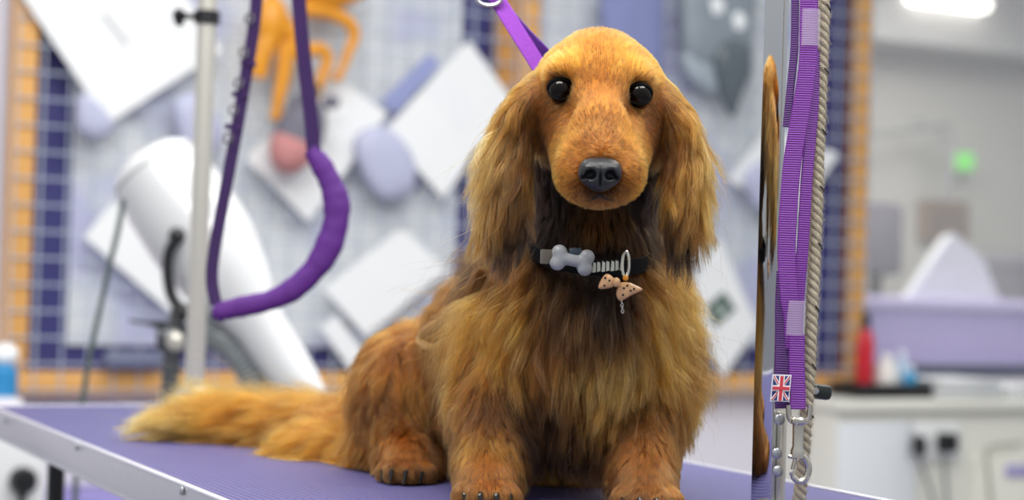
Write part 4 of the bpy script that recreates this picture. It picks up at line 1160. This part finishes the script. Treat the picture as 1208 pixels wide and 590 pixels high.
slp = [(257,378,.5),(262,368,1.0),(285,362,1.0),(320,354,1.05),(350,338,1.15),(378,308,1.3),(394,272,1.35),(397,240,1.3),(388,212,1.15),(376,190,1.0),(366,177,.75)]
sp = spline([P(x, y, YN) for (x, y, r) in slp], 8)
rr = [slp[min(i // 8, len(slp) - 1)][2] * (1 - (i % 8) / 8) + slp[min(i // 8 + 1, len(slp) - 1)][2] * ((i % 8) / 8) for i in range(len(sp))]
rr = [.0108 * r * (1 + .025 * math.sin(i * 1.3) + .05 * math.sin(i * .47)) for i, r in enumerate(rr)]
MB().tube(sp, rr, 16, flat=(.6, 1.0), up=(0, -1, 0)).build('padded_sleeve', m_sleeve, ns)
# metal sliders on the left strap
for (x, y) in ((296, 22), (289, 62), (283, 98), (277, 130), (271, 163)):
    c = P(x - 2, y, YN + .004)
    MB().tube([c + Vector((math.cos(a) * .0045, math.sin(a) * .002, math.sin(a) * .0058)) for a in [2 * PI * k / 14 for k in range(14)]], .0012, 6, closed=True).build('ring', mat('dark_ring', '3a3640', .4, metal=.3), ns)
for (x, y) in ((293, 75), (283, 112), (275, 150)):
    c = P(x, y, YN + .010)
    MB().box(c, (.017, .004, .006), Matrix.Rotation(.1, 3, 'Y'), .001).build('stitched_keeper', m_web, ns)
st = P(303, -48, YN)
MB().tube([(lp.x, lp.y, 1.55), st, P(305, -50, YN + .01)], .004, 8).build('cord', m_web, ns)
MB().tube([(lp.x, lp.y, 1.55), P(350, -48, YN)], .004, 8).build('cord', m_web, ns)

# ================================================================== bright strap behind the head
m_web2 = mat('bright_purple_webbing', '8e34b8', .6, bump=.5, bscale=1200)
bs = thing('holding_strap', 'bright purple strap rising behind the dog\'s head to a metal clip', 'strap', P(600, 10, 1.39))
A = spline([P(668, 200, 1.425), P(660, 150, 1.40), P(650, 105, 1.385), P(633, 74, 1.385), P(608, 34, 1.39), P(582, -8, 1.40), P(560, -42, 1.41)], 8)
MB().ribbon(A, .0130, [Vector((.15, -1, .1))] * len(A), .0016).build('strap', m_web2, bs)
A = spline([P(725, 205, 1.43), P(705, 150, 1.41), P(675, 100, 1.395), P(645, 66, 1.39), P(618, 38, 1.395), P(590, 4, 1.402), P(562, -42, 1.412)], 8)
MB().ribbon(A, .0115, [Vector((-.5, -.8, -.3))] * len(A), .0016).build('strap', mat('deep_purple_webbing', '5a2290', .6, bump=.5, bscale=1200), bs)
c = P(577, -2, 1.392)
MB().tube([c + Vector((math.cos(a) * .010, 0, math.sin(a) * .006)) for a in [2 * PI * k / 18 for k in range(18)]], .0018, 8, closed=True).build('ring', m_hook, bs)
c = P(556, -50, 1.41)
MB().cyl(c, (c.x - .02, c.y + .02, 1.55), .003).build('cord', m_web2, bs)

# ================================================================== chrome post on the right
YP = 1.32
pc = P(912, 150, YP)
m_chrome = mat('polished_chrome', 'd9dbdd', .04, metal=1.0)
cp = thing('chrome_post', 'square polished chrome post standing at the right end of the table', 'post', (pc.x, pc.y, TABLE))
MB().lathe((pc.x, pc.y, TABLE + .0012), Z, [(.018, 0), (.018, .003), (.015, .004)], 24).build('foot', mat('foot_steel', 'b4b8bc', .3, metal=.8), cp)
N1 = Vector((-.69, -.724, 0)).normalized(); T1 = Vector((.724, -.69, 0)).normalized()   # wide face normal, its tangent
RP = Matrix((T1, -N1, Z)).transposed()
MB().box((pc.x, pc.y, (1.602 + TABLE) / 2), (.0185, .0065, 1.598 - TABLE), RP, .0012).build('post', m_chrome, cp)
br = P(917, 540, YP - .004)
MB().box((br.x + .0015, br.y + .002, br.z - .015), (.0055, .012, .10), Matrix.Rotation(.5, 3, 'Z'), .001).build('slotted_bracket', m_pole, cp)
MB().box((br.x - .004, br.y + .006, br.z - .015), (.006, .004, .11), Matrix.Rotation(.2, 3, 'Z'), .001).build('slotted_bracket', m_pole, cp)
for (x, y) in ((919, 495), (916, 535), (917, 556)):
    c = P(x, y, YP - .012)
    MB().lathe(c, (.1, -1, 0), [(.0042, 0), (.0042, .0022), (.0026, .0034), (.0005, .0036)], 16).build('screw', m_hook, cp)
# black rubber hook
hk = P(955, 461, YP - .0)
MB().box(hk + Vector((0, 0, 0)), (.034, .009, .0115), Matrix.Rotation(.08, 3, 'Y'), .0035).build('rubber_hook', mat('black_rubber', '18201f', .45), cp)
MB().box(P(926, 459, YP + .006), (.022, .006, .008), None, .001).build('hook_arm', m_blk, cp)
MB().lathe(P(962, 461, YP - .0055), (0, -1, 0), [(.0026, 0), (.0026, .0012), (.0005, .0014)], 12).build('rivet', m_hook, cp)

# ================================================================== lead: webbing bundle
m_lead = web('violet_lead_webbing', '75199a', 1150, .5)
m_lead_d = web('second_violet_webbing', '531578', 1150, .55)
YL = 1.285
ld = thing('dog_lead', 'bright violet dog lead folded in a bundle beside the chrome post', 'lead', P(945, 300, YL))
def lead(pts, w, nrm=(0, -1, 0), m=None, dy=0):
    A = spline([P(x, y, YL + d_ + dy) for (x, y, d_) in pts], 8)
    MB().ribbon(A, w, [Vector(nrm)] * len(A), .0018).build('webbing', m or m_lead, ld)
lead([(938,-30,.008),(938,20,.008),(937,60,.008),(932,110,.008),(928,150,.009)], .0060, (-.3, -1, 0), m_lead_d)
lead([(955,-30,0),(954,30,0),(953,75,0),(945,130,0),(935,190,0),(930,250,0),(928,300,0),(931,350,0),(935,375,.001),(937,410,.002)], .0135, (-.05, -1, 0))
lead([(960,60,.006),(959,120,.006),(955,170,.006),(951,220,.004),(947,290,.003),(942,350,.003),(940,400,.003)], .0098, (.35, -1, 0), m_lead)
lead([(925,320,.007),(923,360,.007),(923,400,.007),(922,450,.007),(923,482,.007)], .0110, (-.2, -1, 0), m_lead_d)
lead([(940,395,0),(940,430,0),(941,465,0),(941,483,0)], .0118, (0, -1, 0))
m_clear, nt, b = new_mat('clear_band')
b.inputs['Base Color'].default_value = (.93, .88, .97, 1); b.inputs['Roughness'].default_value = .12; b.inputs['Alpha'].default_value = .22; b.inputs['Specular IOR Level'].default_value = .8
for (x, y, w_, h_) in ((955, 33, .0160, .0275), (938, 375, .0150, .026)):
    c = P(x, y, YL + .003)
    MB().tube([c - Z * h_ / 2, c + Z * h_ / 2], [w_ / 2, w_ / 2], 20, flat=(.75, 1), up=(0, 1, 0), caps=False).build('clear_keeper', m_clear, ld)
# flag label
fc = P(921, 458, YL - .002)
FW, FH = .0125, .0185
fm = thing  # label patch built below
def patch(name, pts, dz, col, parent):
    MB().prism(pts, fc - Vector((0, dz, 0)), Vector((1, 0, 0)), Vector((0.06, 0, 1)).normalized(), .0003).build(name, mat('flag_' + col, col, .6), parent)
flag = MB().prism([(-FW/2-.0008,-FH/2-.0008),(FW/2+.0008,-FH/2-.0008),(FW/2+.0008,FH/2+.0008),(-FW/2-.0008,FH/2+.0008)], fc, Vector((1,0,0)), Vector((.06,0,1)).normalized(), .0006).build('flag_label', mat('label_white', 'ece9ee', .6), ld)
patch('flag_field', [(-FW/2,-FH/2),(FW/2,-FH/2),(FW/2,FH/2),(-FW/2,FH/2)], .0005, '2a3a78', flag)
def strip(x0, y0, x1, y1, w): 
    d = Vector((x1 - x0, y1 - y0)); n_ = Vector((-d.y, d.x)).normalized() * w / 2
    return [(x0 + n_.x, y0 + n_.y), (x0 - n_.x, y0 - n_.y), (x1 - n_.x, y1 - n_.y), (x1 + n_.x, y1 + n_.y)]
h2, w2 = FH / 2 * .93, FW / 2 * .93
for k, (a, b_, w_, c_) in enumerate([((-w2,-h2),(w2,h2),.0021,'f2eef0'), ((-w2,h2),(w2,-h2),.0021,'f2eef0'), ((-w2,-h2),(w2,h2),.0008,'c43848'), ((-w2,h2),(w2,-h2),.0008,'c43848'),
                                   ((0,-FH/2),(0,FH/2),.0042,'f2eef0'), ((-FW/2,0),(FW/2,0),.0042,'f2eef0'), ((0,-FH/2),(0,FH/2),.0024,'c43848'), ((-FW/2,0),(FW/2,0),.0024,'c43848')]):
    patch('flag_stripe', strip(*a, *b_, w_), .0007 + .0002 * k, c_, flag)
# trigger hook
sh = thing('trigger_hook', 'nickel trigger snap hook hanging at the bottom of the violet lead', 'clip', P(943, 520, YL))
m_nick = mat('nickel', 'cfcbc2', .22, metal=.95)
c = P(942, 486, YL - .003)
MB().tube(spline([P(x, y, YL - .002) for (x, y) in ((930,478),(931,492),(936,498),(949,498),(954,492),(956,478))], 5), .0020, 8).build('swivel_eye', m_nick, sh)
MB().lathe(P(942, 492, YL - .002), -Z, [(.0048, 0), (.0062, .0015), (.0062, .004), (.0042, .006), (.0040, .022), (.0052, .025), (.0052, .030), (.003, .032)], 20).build('barrel', m_nick, sh)
MB().tube(spline([P(x, y, YL - .002) for (x, y) in ((944,536),(950,541),(954,551),(952,562),(945,568),(938,565),(934,557))], 6), [.0026] * 33 + [.0022] * 4, 10).build('hook', m_nick, sh)
MB().tube(spline([P(x, y, YL - .004) for (x, y) in ((940,538),(937,546),(935,554))], 5), .0016, 8).build('gate', m_nick, sh)
MB().cyl(P(930, 538, YL - .003), P(939, 540, YL - .003), .0016, seg=10).build('thumb_stud', m_nick, sh)

# ================================================================== rope
YR = 1.30
ctr = spline([P(x, y, YR) for (x, y) in ((972,-40),(971,30),(968,110),(965,180),(963,250),(960,320),(956,400),(953,460),(949,520),(944,580),(940,640))], 30)
rp = thing('twisted_rope', 'natural beige three-strand rope hanging beside the violet lead', 'rope', P(960, 300, YR))
m_rope = mat('natural_rope', 'c3b8a2', .9, noise=.2, nscale=400, bump=.8, bscale=1800)
acc = 0; ang = [0]
for i in range(1, len(ctr)):
    acc += (ctr[i] - ctr[i - 1]).length; ang.append(acc / .019 * 2 * PI)
for k in range(3):
    pts = []
    for i, q in enumerate(ctr):
        a = ang[i] + k * 2.0944
        pts.append(q + Vector((math.cos(a) * .0024, math.sin(a) * .0024, 0)))
    MB().tube(pts, .0027, 10).build('strand', m_rope, rp)
m_yarn = mat('black_yarn', '1b1a18', .8)
for i in range(20, len(ctr) - 4, 29):
    q = ctr[i]
    MB().tube([q + Vector((math.cos(-1.3 + j * .25) * .0053, math.sin(-1.3 + j * .25) * .0053, -j * .0011)) for j in range(5)], .00055, 5).build('tracer_yarn', m_yarn, rp)
rv = []
for i in range(2200):
    q = ctr[rng.integers(0, len(ctr))]; a = rng.uniform(0, 2 * PI); r0 = .0045
    d_ = Vector((math.cos(a), math.sin(a), 0)); L_ = rng.uniform(.001, .0032)
    rv.append([q + d_ * r0 + Z * rng.uniform(-.003, .003) + (d_ * t_ + Z * rng.uniform(-.3, .3) * t_) * L_ for t_ in (0, .5, 1)])
cu = bpy.data.hair_curves.new('rope_fuzz'); cu.add_curves([3] * len(rv))
cu.position_data.foreach_set('vector', (np.array([[list(v) for v in s] for s in rv]) ).astype(np.float32).ravel())
a = cu.attributes.get('radius') or cu.attributes.new('radius', 'FLOAT', 'POINT'); a.data.foreach_set('value', np.full(len(rv) * 3, .00006, np.float32))
cu.materials.append(m_rope); o = bpy.data.objects.new('rope_fuzz', cu); COL.objects.link(o); o.parent = rp; o.matrix_parent_inverse = rp.matrix_world.inverted()

# ================================================================== stand dryer
YD = 2.62
dr = thing('stand_dryer', 'white stand dryer with long tapering nozzle, behind the back edge of the table', 'dryer', (P(205, 400, YD).x, P(205, 400, YD).y, 0))
A = P(172, 182, YD + .02); Bq = P(366, 474, YD - .03)
ax = (Bq - A); L = ax.length; ax.normalize()
k_ = .001 * YD / 2.03
m_wh = mat('glossy_white', 'dcdedf', .15, coat=.3)
prof_r = [(0.0,.020),(.006,.050),(.018,.066),(.030,.0715)]
MB().lathe(A, ax, [(r, h) for (h, r) in prof_r] , 40).build('rear_cap', m_wh, dr)
MB().lathe(A, ax, [(.0700, .0302), (.0700, .034)], 40).build('seam', mat('seam_grey', 'a7a9ab', .4), dr)
MB().lathe(A, ax, [(.0715, .0342), (.077, .08), (.079, .14), (.077, .18), (.066, .235), (.050, .285), (.040, .32), (.0365, L * .86), (.034, L * .93), (.029, L), (.026, L)], 40).build('barrel', m_wh, dr)
MB().lathe(A, ax, [(.0268, L - .004), (.025, L + .001)], 30).build('nozzle_mouth', m_blk, dr)
MB().tube(spline([P(x, y, YD - .085) for (x, y) in ((207,283),(199,300),(198,325),(203,350),(214,366))], 6), .0085, 10).build('handle', m_blk, dr)
for (x, y) in ((209, 278), (216, 368)): MB().sphere(P(x, y, YD - .075), (.013, .02, .013)).build('handle_mount', m_blk, dr)
# tilting bracket and column
m_cast = mat('grey_casting', '63666a', .35, metal=.7)
c = P(203, 398, YD - .02)
MB().lathe(c + Vector((-.022, 0, 0)), (1, 0, 0), [(.012, 0), (.022, .003), (.024, .02), (.022, .042), (.012, .045)], 20).build('pivot', m_cast, dr)
MB().tube([P(212, 360, YD), P(208, 380, YD - .01), c], .012, 10).build('yoke', m_blk, dr)
MB().tube(spline([P(196, 384, YD - .03), P(176, 382, YD - .03), P(153, 378, YD - .03)], 6), [.012] * 4 + [.010, .008, .006] + [.005] * 6, 8, flat=(.5, 1)).build('lock_lever', m_blk, dr)
MB().sphere(P(207, 402, YD - .055), (.014, .01, .016)).build('bolt_cap', m_pole, dr)
MB().cyl((c.x, c.y, .05), (c.x, c.y, c.z - .01), .014).build('column', m_cast, dr)
MB().lathe((c.x, c.y, 0.0), Z, [(.20, 0), (.20, .03), (.05, .06), (.02, .09)], 28).build('stand_base', m_cast, dr)
# ribbed hose
hp = spline([P(x, y, YD) for (x, y) in ((236,372),(252,392),(272,408),(292,432),(304,462),(309,500),(306,540))], 14)
rr = [.0230 + .0022 * math.sin(i * PI * .66) for i in range(len(hp))]
MB().tube(hp, rr, 18).build('ribbed_hose', mat('grey_hose', '9aa0a3', .35, metal=.2), dr)
tag(MB().tube(spline([P(146, 235, 2.50), P(140, 268, 2.50), P(128, 318, 2.50), P(115, 378, 2.50), P(104, 430, 2.50), P(98, 470, 2.50), P(92, 520, 2.50), (P(88, 560, 2.5).x, 2.5, .3), (P(88, 560, 2.5).x, 2.5, .01)], 6), .0042, 8).build('power_cable', mat('dark_grey_rod', '55605f', .4)), 'dark grey power cable running down in front of the white blower', 'cable')
tag(MB().box(bp(158, 424, .03), (.13, .03, .035), RW, .008).build('cable_box', mat('dim_grey', '6a7088', .5)), 'small grey cable box at the bottom of the left board', 'box')

# ================================================================== collar
cl = thing('dog_collar', 'black patterned collar round the dog\'s neck with a bone charm', 'collar', P(700, 310, 1.36))
m_band = mat('black_collar', '0a0b0f', .8, spec=.2)
cpts = []
CC = P(694, 304, 1.370)
for k in range(48):
    a = 2 * PI * k / 48
    cpts.append(CC + Vector((math.cos(a) * .0510, math.sin(a) * .066, .006 + .014 * math.sin(a) + -.003 * math.cos(a))))
nrm = [Vector((math.cos(2 * PI * k / 48), math.sin(2 * PI * k / 48), 0)) for k in range(49)]
MB().ribbon(cpts + [cpts[0]], .0125, nrm, .0022).build('band', m_band, cl)
YC = 1.297
# reflective woven pattern
m_ref = mat('reflective_weave', 'c9ccc2', .4)
for k in range(7):
    x = 701 + k * 5.4; y = 315.5 - k * .4
    c = P(x, y, YC + .001)
    w_ = .0026
    o = MB().prism([(-w_/2, -.0038 if k % 2 else -.0002), (w_/2, -.0030), (w_/2 * .7, .0034 if k % 2 else .0002), (-w_/2, .0040)] if k % 2 else [(-w_/2,-.0040),(w_/2,-.0036),(w_/2,.0030),(-w_/2*.6,.0042)], c, Vector((1, 0, 0)), Z, .0008).build('woven_mark', m_ref, cl)
# bone charm
bc = P(675, 307, YC - .001); th = -math.radians(9)
bx = Vector((math.cos(th), 0, math.sin(th))); bz = Vector((-math.sin(th), 0, math.cos(th)))
BF = Field(bc - Vector((.024, .012, .018)), bc + Vector((.024, .012, .018)), .0007); BF.f[:] = .02
def pt(x, z): return np.array(bc + bx * x + bz * z)
BF.cone(pt(-.009, 0), .0046, pt(.009, 0), .0046, .003)
for (x, z) in ((-.0105,.0042),(-.0105,-.0042),(.0105,.0044),(.0105,-.0044)): BF.ell(pt(x, z), (.0058,.0048,.0056), None, .002)
bv, bf = BF.mesh()
link_mesh('bone_charm', bv, bf, mat('grey_silicone', 'a3a7ac', .38), cl)
MB().box(P(679, 298, YC + .001), (.010, .007, .007), None, .002).build('charm_sleeve', mat('charm_blue', '33404e', .4), cl)
MB().box(P(645, 303, YC + .012), (.010, .004, .011), Matrix.Rotation(.5, 3, 'Z'), .001).build('slider', mat('slider_grey', '8b8478', .4), cl)
c = P(738, 312, YC - .003)
MB().tube([c + Vector((math.sin(a) * .0026, math.cos(a) * .002, math.cos(a) * .0098)) for a in [2 * PI * k / 20 for k in range(20)]], .0012, 8, closed=True).build('ring', m_nick, cl)
# bow tag
bw = thing('bow_charm', 'tan dotted bow-shaped charm dangling from the collar ring', 'charm', P(733, 337, YC - .008))
m_bow = mat('tan_enamel', 'd9ab7e', .3); m_dot = mat('brown_dot', '3a1d12', .5)
b0 = P(729, 334, YC - .010)
def lobe(name, pts):
    pts = [P(x, y, YC - .010) for (x, y) in pts]
    cx = sum(pts, Vector()) / len(pts)
    sm = spline(pts, 4, True); k = len(sm); vs = []; fs = []
    for i in range(-3, 4):
        a = i / 3 * PI / 2 * .9
        for q in sm: vs.append(cx + (q - cx) * math.cos(a) ** .5 + Vector((0, -math.sin(a) * .0042, 0)))
    for i in range(6):
        for j in range(k): fs.append((i * k + j, i * k + (j + 1) % k, (i + 1) * k + (j + 1) % k, (i + 1) * k + j))
    fs.append(tuple(range(k))); fs.append(tuple(6 * k + j for j in range(k)))
    MB().add(vs, fs).build(name, m_bow, bw)
lobe('bow_lobe', [(726,330),(716,323),(709,330),(706,340),(714,341),(724,338)])
lobe('bow_lobe', [(730,334),(741,333),(751,337),(758,342),(746,348),(732,355),(727,348),(728,340)])
MB().sphere(P(727, 333, YC - .014), (.0030, .003, .0036)).build('knot', m_bow, bw)
for (x, y) in ((714,328),(713,337),(719,331),(736,340),(744,343),(740,337),(735,348),(748,341)):
    MB().sphere(P(x, y, YC - .0143), (.0009, .0005, .0009), seg=8).build('dot', m_dot, bw)
MB().sphere(P(738, 328, YC - .010), (.0022, .002, .0022), seg=12).build('bead', mat('amber_bead', 'e0962a', .3), bw)
for k in range(4):
    c = P(733.5 + .3 * k, 357 + k * 3.4, YC - .006)
    MB().tube([c + Vector((math.sin(a) * .0009 * (1 if k % 2 else .3), math.sin(a) * .0009 * (.3 if k % 2 else 1), math.cos(a) * .0015)) for a in [2 * PI * j / 10 for j in range(10)]], .0004, 5, closed=True).build('chain_link', m_nick, bw)
# ================================================================== light and view
w = bpy.data.worlds.new('world'); SC.world = w; w.use_nodes = True
nt = w.node_tree; bg = nt.nodes['Background']
tc = nt.nodes.new('ShaderNodeTexCoord'); sp_ = nt.nodes.new('ShaderNodeSeparateXYZ'); nt.links.new(tc.outputs['Generated'], sp_.inputs[0])
cr = nt.nodes.new('ShaderNodeValToRGB'); nt.links.new(sp_.outputs['Z'], cr.inputs[0])
e = cr.color_ramp.elements; e[0].position = 0; e[0].color = (.46, .48, .51, 1); e[1].position = .8; e[1].color = (1.0, 1.03, 1.06, 1)
nt.links.new(cr.outputs[0], bg.inputs[0]); bg.inputs[1].default_value = .62
def area(name, loc, tgt, sx, sy, power, col=(1, 1, 1)):
    l = bpy.data.lights.new(name, 'AREA'); l.shape = 'RECTANGLE'; l.size = sx; l.size_y = sy; l.energy = power; l.color = col
    o = bpy.data.objects.new(name, l); COL.objects.link(o); o.location = loc
    o.rotation_euler = (Vector(tgt) - Vector(loc)).to_track_quat('-Z', 'Y').to_euler()
    return o
area('ceiling_panel_light', (-.5, .6, 2.45), (-.3, 1.2, .9), 1.2, .5, 26, (1, .97, .92))
area('ceiling_panel_light', (.8, .9, 2.45), (.4, 1.3, .9), 1.0, .4, 16, (1, .97, .92))
area('ceiling_panel_light', (.2, 2.6, 2.45), (.2, 2.6, 0), 2.2, .5, 26, (1, .98, .95))
q_ = at(3.2, 2.4, -1.1)
area('next_room_fill', q_, q_ - Z, 2.5, 1.2, 42, (1, .98, .93))  # unseen fill added to brighten the room past the window
vs = SC.view_settings
SC.display_settings.display_device = 'sRGB'
vs.view_transform = 'Standard'; vs.look = 'None'; vs.gamma = 1; vs.exposure = .42; vs.use_curve_mapping = False
SC.cycles.use_denoising = True
SC.cycles.max_bounces = 10; SC.cycles.transmission_bounces = 8; SC.cycles.transparent_max_bounces = 12
SC.cycles.use_adaptive_sampling = False
